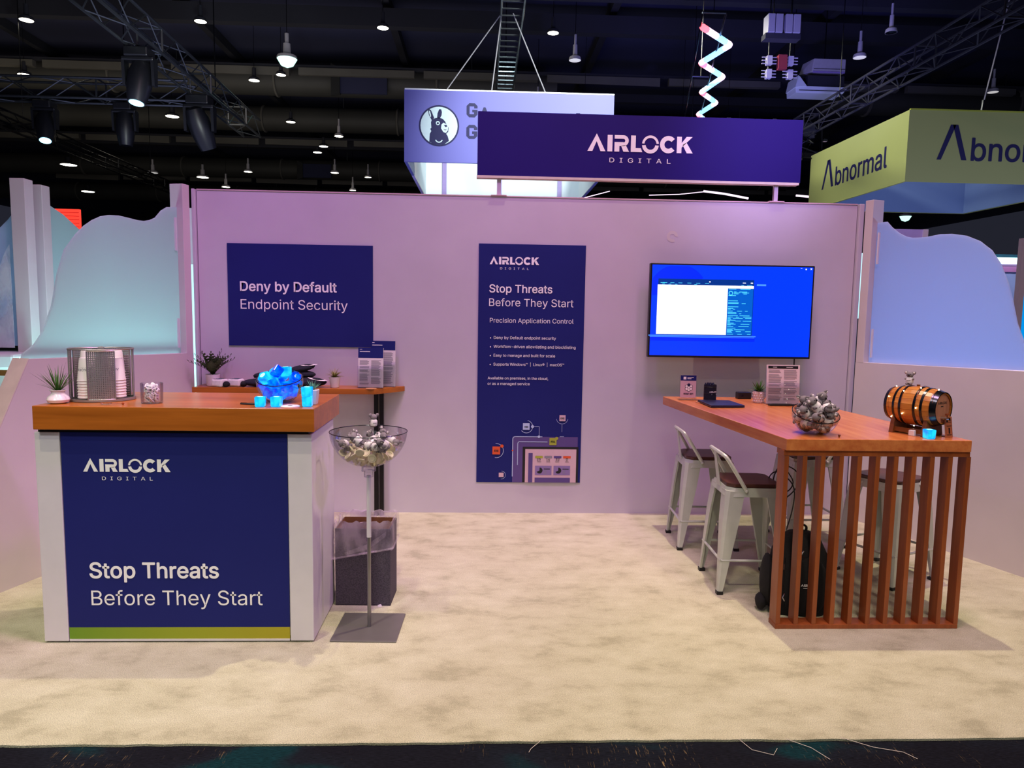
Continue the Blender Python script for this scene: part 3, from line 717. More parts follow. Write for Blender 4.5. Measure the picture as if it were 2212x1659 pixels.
# ------------------------------------------------------------------ hanging signs
def ring_sign(name, label, x0, x1, y0, y1, z0, z1, outer, inner):
    t = thing(name, label, 'sign', (x0, y0, z0)); w, d, h = x1 - x0, y1 - y0, z1 - z0; k = 0.06
    MB().box(0, w, 0, k, 0, h).build('front_face', outer, t); MB().box(0, k, k, d, 0, h).build('left_face', outer, t)
    MB().box(w - k, w, k, d, 0, h).build('right_face', outer, t); MB().box(k, w - k, d - k, d, 0, h).build('back_face', outer, t)
    MB().box(k, w - k, k + .002, k + .02, 0.01, h).build('front_lining', inner, t)
    MB().box(k, w - k, d - k - .02, d - k - .002, 0.01, h).build('back_lining', inner, t)
    MB().box(k + .002, k + .02, k + .02, d - k - .02, 0.01, h).build('side_lining', inner, t); MB().box(w - k - .02, w - k - .002, k + .02, d - k - .02, 0.01, h).build('side_lining', inner, t)
    return t, w, d, h
t, w, d, h = ring_sign('hanging_sign', 'square blue hanging sign with a llama emblem, partly behind the purple header', -1.77, 2.84, 16.4, 21.6, 4.84, 6.37, 'blue_sign_print', 'white_sign_cloth')
MB().box(.01, w, -.01, .05, h, h + .03).build('top_rail', 'white_print', t)
for x in (.55, 2.15, 3.9): MB().box(x, x + .12, d - .12, d - .09, .02, h).build('seam_strip', 'lilac_print', t)
for x, tx in ((1.9, 2.1), (3.1, 2.35), (.9, 2.1)): MB().tube([(x, .03, h), (tx, .03, 3.2)], 0.012, 4).build('cable', 'hvac_grey', t)
q = MB(); discf(q, .76, .78, .44, -.004, 40); q.build('emblem_ring', 'sign_navy', t)
q = MB(); discf(q, .76, .78, .405, -.006, 40); q.build('emblem_disc', 'sign_pale', t)
# llama head emblem: local units of the disc radius
def E(pts, y): return [(.76 + .44 * a, y, .78 + .44 * c) for a, c in pts]
q = MB()
q.flat(E([(-.48, -.78), (-.25, -.90), (0, -.92), (.25, -.90), (.50, -.72), (.44, -.50), (.36, -.38), (.46, -.28), (.48, -.08), (.38, .06), (.30, .22), (.18, .34), (-.02, .40), (-.20, .36), (-.36, .28), (-.40, .16), (-.38, -.10), (-.44, -.16), (-.38, -.26), (-.46, -.40)], -.008))
q.flat(E([(-.36, .26), (-.50, .50), (-.56, .76), (-.50, .80), (-.40, .74), (-.32, .56), (-.24, .36)], -.008)); q.flat(E([(-.10, .36), (-.08, .60), (.00, .80), (.10, .80), (.14, .66), (.12, .50), (.04, .36)], -.008))
q.build('llama_head', 'sign_navy', t)
q = MB(); q.flat(E([(.10, -.12), (.12, .06), (.22, .16), (.34, .10), (.46, -.02), (.44, -.22), (.34, -.34), (.22, -.30)], -.010))
q.flat(E([(-.44, .42), (-.50, .62), (-.50, .72), (-.45, .70), (-.40, .52), (-.40, .42)], -.010)); discf(q, .76 - .44 * .06, .78 + .44 * .13, .044, -.010, 14)
a_, c_ = ring(0, -.62, .20, .15, 200, 340, 10); q.add(E(a_ + c_, -.010), [(i, i + 1, 11 + i + 1, 11 + i) for i in range(10)]); q.build('llama_face', 'sign_pale', t)
q = MB(); discf(q, .76 - .44 * .06, .78 + .44 * .12, .024, -.012, 12); q.flat(E([(.24, .04), (.36, .06), (.42, -.02), (.32, -.06)], -.012)); q.flat(E([(.20, -.14), (.30, -.22), (.42, -.16), (.30, -.18)], -.012)); q.build('llama_features', 'sign_navy', t)
def block_G(q, x, z, s, y):
    u = s / 10
    q.flat([(x + a * u, y, z + c * u) for a, c in ((2, 0), (0, 2), (0, 8), (2, 10), (2.2, 10), (2.2, 0))]); q.flat([(x + a * u, y, z + c * u) for a, c in ((2.2, 0), (5.5, 0), (5.5, 2.2), (2.2, 2.2))])
    q.flat([(x + a * u, y, z + c * u) for a, c in ((2.2, 7.8), (5.5, 7.8), (5.5, 10), (2.2, 10))]); q.flat([(x + a * u, y, z + c * u) for a, c in ((5.5, 7.8), (5.5, 6.4), (8, 6.4), (8, 8), (6, 10), (5.5, 10))])
    q.flat([(x + a * u, y, z + c * u) for a, c in ((5.5, 0), (6, 0), (8, 2), (8, 5.4), (4.2, 5.4), (4.2, 3.6), (5.5, 3.6))])
for z, c_ in ((.98, 'A'), (.52, 'I')):
    q = MB(); block_G(q, 1.36, z, .30, -.004); q.build('letter', 'sign_navy', t); q = MB(); put_text(q, c_, 1.65, z, height=.30, bold=.03, y=-.004); q.build('letter', 'sign_navy', t)

t, w, d, h = ring_sign('hanging_sign', 'large square olive green hanging sign lettered Abnormal on two sides', 9.03, 13.5, 15.55, 20.2, 4.52, 6.01, 'green_print', 'green_back_cloth')
MB().box(.02, w, -.01, .05, h, h + .03).build('top_rail', 'lime_print', t)
MB().tube([(1.6, .03, h), (1.62, .03, h + .25)], .03, 5).build('shackle', 'chrome', t); MB().tube([(1.62, .03, h + .2), (2.15, .03, 4.6)], .016, 4).build('cable', 'hvac_grey', t)
def abnormal(q, x, z, width, y=0.0):
    s = width / 4.35
    q.add([(x + a * s, y, z + c * s) for a, c in ((0, 0), (.13, 0), (.52, 1), (.36, 1))], [(0, 1, 2, 3)])
    q.add([(x + a * s, y, z + c * s) for a, c in ((.42, 1), (.58, 1), (.90, 0), (.74, 0))], [(0, 1, 2, 3)])
    put_text(q, 'bnormal', x + 1.02 * s, z, width=3.33 * s, y=y, bold=.012)
q = MB(); abnormal(q, .66, .47, 3.2, -.004); q.build('lettering', 'sign_navy', t)
q = MB(Matrix.Translation((-.004, d, 0)) @ Matrix.Rotation(R(-90), 4, 'Z')); abnormal(q, .75, .44, 3.15, 0); q.build('lettering', 'sign_navy', t)

# purple header sign on two posts standing on the back wall
t = thing('header_sign', 'wide dark purple header board with pink company lettering on the back wall', 'sign', (-0.056, 5.70, H + .008))
MB().box(0, 2.515, -.03, .03, .150, .625).build('board', 'purple_print', t); MB().box(-.004, 2.505, -.034, .034, .132, .150).build('bottom_rail', 'cream_edge', t)
for x in (.168, 2.335):
    p = MB().box(x - .015, x + .015, -.015, .015, 0, .132).build('post', 'wall_paint', t); MB().box(x - .06, x + .06, -.04, .04, 0, .006).build('foot_plate', 'pinkish_print', p)
for x in (.75, 1.92, 2.28): MB().box(x, x + .03, -.02, .02, .625, .632).build('clip', 'chrome', t)
logo_parts(t, .842, .352, .812, -.032, 'white_print')

# ------------------------------------------------------------------ wall graphics and screen
def board(name, label, cat, x0, x1, z0, z1, mat, th=.008):
    t = thing(name, label, cat, (x0, WY, z0)); MB().box(0, x1 - x0, -th, 0, 0, z1 - z0).build('board', mat, t); return t
t = board('wall_sign', 'navy landscape sign reading Deny by Default above the wooden shelf', 'sign', -1.953, -.850, 1.316, 2.095, 'navy_print')
text_part(t, 'Deny by Default', .092, .420, .735, -.010, 'white_print', .016); text_part(t, 'Endpoint Security', .094, .283, .815, -.010, 'white_print')
t = board('banner', 'tall navy banner with bullet list and app illustration at the middle of the wall', 'banner', -.036, .795, .252, 2.130, 'navy_print', .006)
def pz(x, y): return (.831 * (x - 1033) / 228.0, 1.878 * (1042 - y) / 514.0)      # banner layout in its own surface units
px, z = pz(1056, 571); logo_parts(t, px, z, .382, -.008, 'white_print')
for s, x, y, x1, bd in (('Stop Threats', 1056, 630, 1191, .012), ('Before They Start', 1056, 659, 1237, -.002), ('Precision Application Control', 1058, 694, 1238, 0.0), ('Deny by Default endpoint security', 1067, 729, 1201, .004),
                        ('Workflow-driven allowlisting and blocklisting', 1067, 748, 1244, .004), ('Easy to manage and built for scale', 1067, 767, 1200, .004), ('Supports Windows\u2122  |  Linux\u00ae  |  macOS\u2122', 1067, 786, 1220, .004),
                        ('Available on premises, in the cloud,', 1055, 816, 1186, .004), ('or as a managed service', 1055, 828, 1146, .004)):
    a, z = pz(x, y); text_part(t, s, a, z, (x1 - x) * .831 / 228, -.008, 'white_print', bd)
for y in (727, 746, 765, 784): a, z = pz(1060, y); q = MB(); discf(q, a, z, .005, -.008, 8); q.build('bullet', 'white_print', t)
PX = lambda x, y: pz(1050 + x * 220 / 2147, 880 + y * 170 / 1659)
def pr(q, x0, y0, x1, y1, off): a, z1 = PX(x0, y0); c, z0 = PX(x1, y1); rectf(q, a, c, max(z0, .002), z1, -off)
def pd(q, x, y, r, off): a, z = PX(x, y); discf(q, a, z, r * .00037, -off, 16)
def parc(q, x, y, r, w, a0, a1, off):
    a, z = PX(x, y); o, i = ring(a, z, r * .00037, (r - w) * .00037, a0, a1, 14); q.add([(p[0], -off, p[1]) for p in o + i], [(k, k + 1, 15 + k + 1, 15 + k) for k in range(14)])
q = MB(); pr(q, 600, 590, 820, 1590, .0075); pr(q, 820, 590, 1990, 820, .0075); q.build('illustration_band', 'plum_print', t)
q = MB(); pr(q, 815, 805, 2010, 1590, .009); q.build('illustration_frame', 'black_print', t)
q = MB(); pr(q, 870, 855, 1965, 1590, .0105); q.build('illustration_screen', 'pinkish_print', t)
q = MB(); pr(q, 592, 640, 608, 1450, .010); pr(q, 640, 582, 1230, 596, .010); pr(q, 700, 740, 714, 1200, .010); pr(q, 740, 692, 1340, 706, .010); parc(q, 650, 640, 58, 16, 90, 180, .010); parc(q, 752, 740, 52, 14, 90, 180, .010)
parc(q, 885, 375, 140, 10, -140, 80, .010); parc(q, 1645, 185, 128, 6, -170, -10, .010); parc(q, 250, 895, 160, 9, -100, 95, .010); parc(q, 370, 1420, 90, 6, -100, 90, .010); pr(q, 1050, 366, 1160, 374, .010); pr(q, 1155, 374, 1163, 580, .010); pr(q, 1640, 320, 1646, 480, .010); pr(q, 1600, 578, 1690, 586, .010)
q.build('illustration_line', 'sky_print', t, kind='stuff')
q = MB(); pr(q, 810, 300, 952, 440, .011); pd(q, 1015, 370, 32, .011); pd(q, 1155, 588, 28, .011); q.build('icon_tile', 'sky_print', t)
q = MB(); pr(q, 1585, 120, 1715, 250, .011); pr(q, 312, 1370, 415, 1465, .011); q.build('icon_tile', 'pinkish_print', t)
q = MB(); pr(q, 170, 805, 332, 975, .011); pd(q, 372, 795, 36, .011); pd(q, 598, 888, 18, .011); q.build('icon_tile', 'orange_print', t)
q = MB(); pr(q, 1382, 612, 1535, 765, .011); pd(q, 1535, 620, 34, .012); q.build('icon_tile', 'lime_print', t)
q = MB(); pr(q, 940, 940, 1030, 1588, .012); pr(q, 1080, 1472, 1840, 1588, .012); q.build('illustration_bar', 'plum_print', t)
q = MB(); pr(q, 1085, 1212, 1440, 1415, .012); pr(q, 1482, 1212, 1838, 1415, .012); q.build('illustration_card', 'lilac_print', t)
for x, mt in ((1085, 'lime_print'), (1282, 'grey_print'), (1484, 'plum_print'), (1684, 'orange_print')):
    q = MB(); pr(q, x, 998, x + 162, 1050, .012); q.build('tile_header', mt, t)
q = MB()
for s, x, y, wd, hh in (('VBS', 838, 392, 85, 34), ('EXE', 1607, 204, 84, 34), ('EXE', 205, 915, 95, 46), ('PS1', 1412, 708, 95, 44), ('25', 1122, 1098, 80, 52), ('14', 1325, 1098, 72, 52), ('32', 1525, 1098, 80, 52), ('0', 1745, 1098, 40, 52)):
    a, z = PX(x, y); put_text(q, s, a, z, width=wd * .0374 / 100, bold=.03 if hh < 50 else .005, y=-.013, res=2)
for x in (1182, 1584):
    a, z = PX(x, 1315); n = 20
    q.flat([(a, -.013, z)] + [(a + .0245 * math.cos(R(90 - i * 245 / n)), -.013, z + .0245 * math.sin(R(90 - i * 245 / n))) for i in range(n + 1)])
    pr(q, x + 90, 1274, x + 224, 1290, .013)
for x in (1130, 1322, 1515, 1725): pr(q, x, 1122, x + 85, 1130, .013)
q.build('illustration_print', 'black_print', t)
q = MB()
for x in (1272, 1674):
    for y in (1250, 1318, 1347, 1378): pr(q, x, y, x + 60, y + 8, .013)
q.build('illustration_print', 'grey_print', t)

# television
t = thing('television', 'wall-mounted television showing a bright blue picture of a laptop', 'television', (1.274, 5.55, 1.279), 0)
TW, TH = 1.274, .718
MB().box(0, TW, -.03, .02, 0, TH).build('casing', 'black_plastic', t, bevel=.004); MB().box(.40, .88, .02, .12, .2, .5).build('wall_mount', 'black_metal', t)
q = MB(); rectf(q, .013, TW - .013, .016, TH - .012, -.0305); q.build('screen', 'screen_blue', t)
def tv(x, y): return (TW * (x - 125) / (1975 - 125.0), TH * (1218 - y) / (1218 - 165.0))
def tr(q, x0, y0, x1, y1, off): a, z1 = tv(x0, y0); c, z0 = tv(x1, y1); rectf(q, a, c, z0, z1, -.0305 - off)
q = MB(); a, z = tv(440, 520); o, i_ = ring(a, z, .235, .001, 35, 180, 20); q.add([(max(p[0], .016), -.0309, min(p[1], TH - .02)) for p in o] + [(a, -.0309, z)], [tuple(range(22))]); tr(q, 150, 985, 1330, 1030, .0004); q.build('screen_shape', 'screen_deep', t)
q = MB(); tr(q, 215, 335, 1295, 962, .0008); q.build('screen_laptop', 'screen_dark', t)
q = MB(); tr(q, 210, 402, 1000, 955, .0012); tr(q, 1000, 402, 1292, 432, .0012); q.build('screen_window', 'screen_white', t)
q = MB(); tr(q, 1000, 436, 1288, 955, .0012); q.build('screen_sidebar', 'screen_panel', t)
q = MB(); tr(q, 125, 965, 1340, 975, .0012); tr(q, 140, 982, 1325, 988, .0012); tr(q, 1325, 380, 1430, 400, .0008); q.build('screen_shelf', 'screen_line', t)
q = MB(); rr_ = random.Random(5)
y = 470
for y in (440, 470, 480, 492, 512, 570, 592, 600, 637, 655, 664, 685, 703, 714, 737, 752, 765, 777, 788, 797, 808, 820, 832, 842, 857, 877, 895, 905, 915, 925, 945):
    x = 1010 if y not in (470, 480, 492) else 1070
    while x < 1260:
        wd = rr_.uniform(25, 120); tr(q, x, y - 3, min(x + wd, 1280), y + 3, .0016); x += wd + rr_.uniform(10, 60)
        if rr_.random() < .35: break
a, z = tv(1035, 485); o, i_ = ring(a, z, .017, .012, 0, 360, 16); q.add([(p[0], -.0321, p[1]) for p in o + i_], [(k, k + 1, 17 + k + 1, 17 + k) for k in range(16)])
for x in (240, 270, 350, 440, 540, 640, 740): tr(q, x, 378, x + 45, 383, .0016)
for x in (260, 330, 400, 620, 1150, 1215, 1245): tr(q, x, 394, x + 30, 398, .0016)
q.build('screen_text', 'screen_text', t, kind='stuff')
q = MB()
for s, x, y, wd in (('\u2013', 1812, 206, 18), ('\u00d7', 1922, 214, 22)): a, z = tv(x, y); put_text(q, s, a, z, width=wd * TW / 1850, y=-.0315, res=2)
tr(q, 1868, 198, 1882, 212, .001); tr(q, 785, 358, 802, 368, .0016); tr(q, 1165, 366, 1200, 374, .0016); tr(q, 1255, 364, 1280, 376, .0016); q.build('screen_buttons', 'screen_white', t)
MB().tube([(1.165, -.0, 0), (1.165, .0, -.10), (1.17, .10, -.22)], .005, 6).build('power_cable', 'black_plastic', t)

# ------------------------------------------------------------------ reception counter
CX0, CX1, CY0, CY1 = -2.075, -.800, 3.40, 3.90
t = thing('reception_counter', 'white counter with wooden top and navy front reading Stop Threats', 'counter', (CX0, CY0, 0)); w = CX1 - CX0; d = CY1 - CY0
MB().box(0, .113, 0, d, .008, 1.022).build('side_panel', 'white_laminate', t, bevel=.003); MB().box(w - .112, w, 0, d, .008, 1.022).build('side_panel', 'white_laminate', t, bevel=.003)
MB().box(.113, w - .112, .012, d, .03, 1.03).build('carcass', 'white_laminate', t); MB().box(.02, w - .02, .02, d - .02, 0, .03).build('plinth', 'black_plastic', t)
MB().box(.015, w - .015, .006, d, 1.022, 1.04).build('shadow_gap', 'black_plastic', t)
MB().box(.116, w - .116, .004, .012, .076, 1.022).build('front_graphic', 'navy_print', t); MB().box(.116, w - .116, .004, .012, .018, .076).build('lime_strip', 'lime_gradient', t); MB().box(.116, w - .116, .002, .012, .008, .018).build('bottom_edge', 'white_laminate', t)
logo_parts(t, .214, .836, .400, .002, 'white_print'); text_part(t, 'Stop Threats', .222, .322, .606, .002, 'white_print', .016); text_part(t, 'Before They Start', .226, .187, .806, .002, 'white_print')
MB().hexa([(.020, -.04, 1.040), (w + .022, -.04, 1.040), (w + .022, .55, 1.040), (.020, .55, 1.040), (.020, -.04, 1.150), (w + .022, -.04, 1.150), (w + .022, .55, 1.150), (.020, .55, 1.150)]).build('countertop', 'cherry_top', t, bevel=.003)
CT = 1.150

# wooden wall shelf
t = thing('wall_shelf', 'narrow cherry wood shelf on a black leg under the navy sign', 'shelf', (-2.15, 5.40, 0))
MB().prism([(0, .02, .975), (1.345, .02, .975), (1.545, .265, .975), (0, .265, .975)], (0, 0, .04)).build('top', 'cherry_top', t, bevel=.002)
for x in (1.335, 1.375): MB().box(x - .017, x + .017, .17, .205, 0, .975).build('leg', 'black_metal', t, bevel=.002)
SH = 1.015

# ------------------------------------------------------------------ small makers
def rosette(t, z0, n, length, width, mat, spread=(20, 75), rs=1, curve=.25, layers=3, base_r=.006, leafname='leaf'):
    rd = random.Random(rs); protos = []
    for k in range(3):
        L = length * (1 - .15 * k); q = MB(); vs = []; fs = []; m = 5; c = curve * (.6 + .4 * k)
        for i in range(m):
            f = i / (m - 1); wv = width * (1 - f) ** .6 * (.55 + .9 * f if f < .5 else 1.0); x = L * f; dz = -c * L * f * f
            vs += [(x, -wv / 2, dz), (x, 0, dz - wv * .18), (x, wv / 2, dz)]
        for i in range(m - 1):
            a = 3 * i; fs += [(a, a + 3, a + 4, a + 1), (a + 1, a + 4, a + 5, a + 2)]
        q.add(vs, fs); protos.append(q.mesh(leafname, mat, True))
    for i in range(n):
        o = bpy.data.objects.new(leafname, protos[i % 3]); COL.objects.link(o); o.parent = t
        az = i * 2.39996 + rd.uniform(-.2, .2); el = R(spread[1] - (spread[1] - spread[0]) * (i / max(1, n - 1)))
        o.rotation_euler = (0, -el, az); o.location = (base_r * math.cos(az), base_r * math.sin(az), z0); s = rd.uniform(.85, 1.1); o.scale = (s, s, s)
def fern(t, z0, n, length, mat, rs=2):
    rd = random.Random(rs); q = MB(); m = 9
    for i in range(m):
        f = i / (m - 1); x = length * f; dz = -.30 * length * f * f; L = .026 * math.sin(math.pi * (.15 + .85 * f)) + .004
        q.add([(x, -.0015, dz), (x + .010, -L, dz + .004), (x + .022, -L, dz + .002), (x + .016, 0, dz), (x + .022, L, dz + .002), (x + .010, L, dz + .004)], [(0, 1, 2, 3), (3, 4, 5, 0)])
    q.tube([(length * i / 6, 0, -.30 * length * (i / 6) ** 2) for i in range(7)], .0012, 4)
    me = q.mesh('frond', mat)
    for i in range(n):
        o = bpy.data.objects.new('frond', me); COL.objects.link(o); o.parent = t
        az = i * 2.39996; el = R(86 - 40 * i / n); o.rotation_euler = (rd.uniform(-.3, .3), -el, az); o.location = (0, 0, z0); s = rd.uniform(.8, 1.15); o.scale = (s, s, s)
def pot(t, r0, r1, h, mat, soil=True, bev=True):
    MB().lathe([(r0 * .9, 0), (r0, .003), (r1, h), (r1 - .004, h), (r1 - .006, h - .008)], 24).build('pot', mat, t, True)
    if soil: MB().lathe([(.001, h - .006), (r1 - .005, h - .008)], 20).build('soil', 'soil', t, True)

# potted plant in a squat white vase on the counter
t = thing('potted_plant', 'spiky green plant in a squat white vase at the left end of the counter', 'plant', (-1.993, 3.462, CT))
MB().lathe([(.030, 0), (.044, .006), (.049, .018), (.044, .032), (.032, .042), (.028, .050), (.029, .056), (.036, .063), (.034, .064), (.026, .056), (.024, .05)], 28).build('vase', 'white_ceramic', t, True)
MB().lathe([(.001, .054), (.026, .054)], 16).build('soil', 'soil', t)
rosette(t, .055, 42, .135, .008, 'leaf_green', (38, 86), 3, .16)

# cup caddy
t = thing('cup_caddy', 'grey perforated metal cup caddy on the counter', 'caddy', (-1.858, 3.600, CT), R(25))
CR = .140
def arc_panel(a0, a1, z0, z1, step=.0085, r=CR, name='mesh_panel'):
    q = MB(); na = max(2, int(R(a1 - a0) * r / step)); nz = max(2, int((z1 - z0) / step))
    P = lambda i, j, rr: (rr * math.cos(R(a0 + (a1 - a0) * i / na)) , .78 * rr * math.sin(R(a0 + (a1 - a0) * i / na)), z0 + (z1 - z0) * j / nz)
    k = .22
    for i in range(na):
        for j in range(nz):   # diamond hole in every cell
            c = [P(i, j, r), P(i + 1, j, r), P(i + 1, j + 1, r), P(i, j + 1, r)]; mid = [P(i + .5, j + k, r), P(i + 1 - k, j + .5, r), P(i + .5, j + 1 - k, r), P(i + k, j + .5, r)]
            q.add(c + mid, [(0, 1, 5, 4), (1, 2, 6, 5), (2, 3, 7, 6), (3, 0, 4, 7)])
    q.build(name, 'caddy_metal', t)
    f = MB(); path = [P(i, 0, r) for i in range(na + 1)] + [P(na, j, r) for j in range(nz + 1)] + [P(i, nz, r) for i in range(na, -1, -1)] + [P(0, j, r) for j in range(nz, -1, -1)]
    f.tube(path[:na + 1], .004, 6); f.tube([P(na, j, r) for j in range(nz + 1)], .004, 6); f.tube([P(i, nz, r) for i in range(na + 1)], .004, 6); f.tube([P(0, j, r) for j in range(nz + 1)], .004, 6)
    f.build('panel_rim', 'caddy_metal', t, True)
arc_panel(246, 294, .012, .245, name='front_panel'); arc_panel(160, 194, .012, .250); arc_panel(346, 380, .012, .250); arc_panel(30, 150, .012, .250, name='back_panel')
q = MB(Matrix.Scale(.78, 4, (0, 1, 0))); q.lathe([(.001, .002), (CR + .004, .002), (CR + .004, .014), (CR - .004, .014), (CR - .004, .006)], 36); q.build('base', 'caddy_metal', t, True)
q = MB(Matrix.Scale(.78, 4, (0, 1, 0))); q.tube([(CR * math.cos(2 * math.pi * i / 40), CR * math.sin(2 * math.pi * i / 40), .252) for i in range(12, 50)], .004, 6); q.build('top_rim', 'caddy_metal', t, True)
MB().box(-.012, .012, -.02, .02, .25, .262).build('knob', 'caddy_metal', t, bevel=.003)
MB().box(-.002, .002, -.09, .09, .012, .24).build('divider', 'caddy_metal', t)
# paper cups (inverted)
cup0 = None
def cup_proto():
    t = thing('paper_cup', 'x', 'cup'); MB().lathe([(.040, 0), (.0425, .004), (.0405, .009), (.030, .108), (.028, .112), (.001, .111)], 28).build('cup_body', 'cup_white', t, True); return t
stacks = (('front left', -.062, -.050, 7, -.004, 0), ('front right', .062, -.050, 7, -.004, 0), ('back left', -.060, .045, 8, .0, .008), ('back right', .060, .045, 8, .0, .008))
cup0 = cup_proto(); first = True
ca, sa = math.cos(R(25)), math.sin(R(25))
for nm, dx, dy, n, zz, up in stacks:
    for i in range(n):
        loc = (-1.858 + dx * ca - dy * sa, 3.600 + dx * sa + dy * ca, CT + .018 + i * .0135 + up * 2)
        lab = 'white paper cup on top of the %s stack in the cup caddy' % nm if i == n - 1 else '%s paper cup from the bottom of the %s stack, only its rim showing' % (ORD[i], nm)
        c = cup0 if first else dup(cup0); first = False
        c.location = loc; c['label'] = lab; c['group'] = 'paper cups in the caddy'
        if i == n - 1:    # company mark printed round the cup, upside down as the cup stands on its rim
            q = MB(); g = MB(); put_logo(g, -.036, 0, .072)
            vs = []
            for (x, _, z) in g.v:
                zz2 = .062 - z; rr_ = .0415 - .011 * (zz2 / .11); an = -math.pi / 2 - x / rr_ * 1.0 + (.2 if dx < 0 else -.2); vs.append((rr_ * math.cos(an), rr_ * math.sin(an), zz2))
            q.add(vs, g.f); q.build('print', 'grey_print', c)

# drinking glass with mints
t = thing('glass_tumbler', 'clear tumbler filled with small white packets on the counter', 'glass', (-1.575, 3.495, CT))
MB().shell([(.001, .0), (.045, .0), (.048, .004), (.0505, .098), (.0485, .098), (.046, .012), (.001, .012)], 32).build('tumbler', 'clear_glass', t, True)
mint = thing('printed_packet', 'small white packet with navy print inside the clear tumbler', 'packet', (0, 0, 0), 0, 'white packets in the tumbler')
q = MB(); q.prism([(-.019, 0, -.007), (-.014, 0, -.009), (.014, 0, -.009), (.019, 0, -.007), (.019, 0, .007), (.014, 0, .009), (-.014, 0, .009), (-.019, 0, .007)], (0, .006, 0)); q.build('wrapper', 'white_print', mint)
q = MB(); s = .030 / 6.6; q.add([(-.015 + a * s, -.0006, -.003 + c * s * 1.2) for a, c in LOGO[0]], LOGO[1]); q.build('print', 'sign_navy', mint)
rd = random.Random(11); k = 0
for ly in range(6):
    for j in range(6):
        a = j * math.pi / 3 + ly * .5; rr_ = .024; loc = (-1.575 + rr_ * math.cos(a), 3.495 + rr_ * math.sin(a), CT + .024 + ly * .0115)
        rot = (rd.uniform(-.5, .3), rd.uniform(-.9, .9), (a + math.pi / 2) + rd.uniform(-.3, .3))
        if k == 0: mint.location = loc; mint.rotation_euler = rot
        else: dup(mint, loc=loc, rot=rot)
        k += 1
# plastic scoop
t = thing('plastic_scoop', 'small clear plastic scoop lying in front of the cup caddy', 'scoop', (-1.722, 3.418, CT))
MB().ell((-.03, 0, .008), (.028, .014, .008), 14, 7).build('bowl', 'clear_glass', t, True); MB().tube([(-.005, 0, .008), (.03, .004, .006), (.045, .004, .006)], .004, 6).build('handle', 'clear_glass', t, True); MB().ell((.046, .004, .007), .006, 8, 5).build('tip', 'copper', t, True)

# bowls with a slanted rim
def slant_bowl(t, Rr, depth, front_cut, mat, foot=.045, n=36, m=14, squash=1.0, rim='hoop_steel', rr=.0022):
    zc = Rr * squash
    th0 = math.asin(min(1, foot / Rr))
    def tmax(a): return R(depth) - R(front_cut) * (0.5 - 0.5 * math.sin(a))
    for r_, nm in ((Rr, 'glass'),):
        q = MB(); vs = []; fs = []
        for j in range(m + 1):
            for i in range(n):
                a = 2 * math.pi * i / n; th = th0 + (tmax(a) - th0) * j / m
                vs.append((r_ * math.sin(th) * math.cos(a), r_ * math.sin(th) * math.sin(a), zc - squash * r_ * math.cos(th) - (zc - squash * r_ * math.cos(th0)) * 1.0))
        for j in range(m):
            for i in range(n): fs.append((j * n + i, j * n + (i + 1) % n, (j + 1) * n + (i + 1) % n, (j + 1) * n + i))
        q.add(vs, fs + [tuple(range(n - 1, -1, -1))]); q.build(nm, mat, t, True)
        P = vs[m * n:]
        MB().tube(P, rr, 6, True).build('rim', rim, t, True)
    return zc - (zc - squash * Rr * math.cos(th0))      # centre height above the base
def pack(n, r, inside, start, iters=260, seed=1, g=.0006):
    rd = random.Random(seed); P = [Vector(start(rd)) for _ in range(n)]; rs = r if isinstance(r, list) else [r] * n
    for it in range(iters):
        for i in range(n): P[i].z -= g
        for i in range(n):
            for j in range(i):
                dv = P[i] - P[j]; L = dv.length; m_ = rs[i] + rs[j]
                if L < m_ and L > 1e-9: dv *= (m_ - L) / L * .5; P[i] += dv; P[j] -= dv
        for i in range(n): P[i] = inside(P[i], rs[i])
    return P
def in_bowl(c, Rr, zmin):
    def f(p, r):
        q = p - c; L = q.length
        if p.z < c.z + .2 and L > Rr - r: q *= (Rr - r) / L; p = c + q
        if p.z < zmin + r: p.z = zmin + r
        return p
    return f
# light cubes
def cube_proto(mat, core=True):
    t = thing('light_cube', 'x', 'light cube'); h = .0235
    q = MB(); q.hexa([(-h * .92, -h * .92, -h), (h * .92, -h * .92, -h), (h * .92, h * .92, -h), (-h * .92, h * .92, -h), (-h, -h, h), (h, -h, h), (h, h, h), (-h, h, h)]); q.build('shell', mat, t, bevel=.005)
    MB().lathe([(.001, h + .0012), (.012, h + .001), (.014, h)], 12).build('lamp_button', 'cube_core' if core else 'cube_mid', t, True); return t
protos = [cube_proto('cube_blue', False), cube_proto('cube_mid', False), cube_proto('cube_cyan', True)]
t = thing('glass_bowl', 'round glass bowl with slanted rim heaped with blue light cubes', 'bowl', (-.995, 3.585, CT))
cz = slant_bowl(t, .112, 118, 34, 'clear_glass')
c = Vector((-.995, 3.585, CT + cz)); pts = pack(17, .0325, in_bowl(c, .108, CT + .004), lambda rd: (c.x + rd.uniform(-.05, .05), c.y + rd.uniform(-.05, .05), c.z + rd.uniform(-.03, .12)), seed=4)
rd = random.Random(2); used = [False] * 3; lay = layered(pts)
order = sorted(range(17), key=lambda i: pts[i].z - .4 * (3.585 - pts[i].y))
for j, i in enumerate(order):
    k = 2 if j in (16, 14, 10) else (1 if j % 3 == 0 else 0); p = pts[i]
    o = protos[k] if not used[k] else dup(protos[k]); used[k] = True
    o.location = p; o.rotation_euler = (rd.uniform(-1, 1), rd.uniform(-1, 1), rd.uniform(0, 3))
    o['label'] = '%s light cube, %s of the glass bowl' % (('deep blue', 'clear blue', 'bright cyan')[k], lay[i]); o['group'] = 'light cubes in the glass bowl'
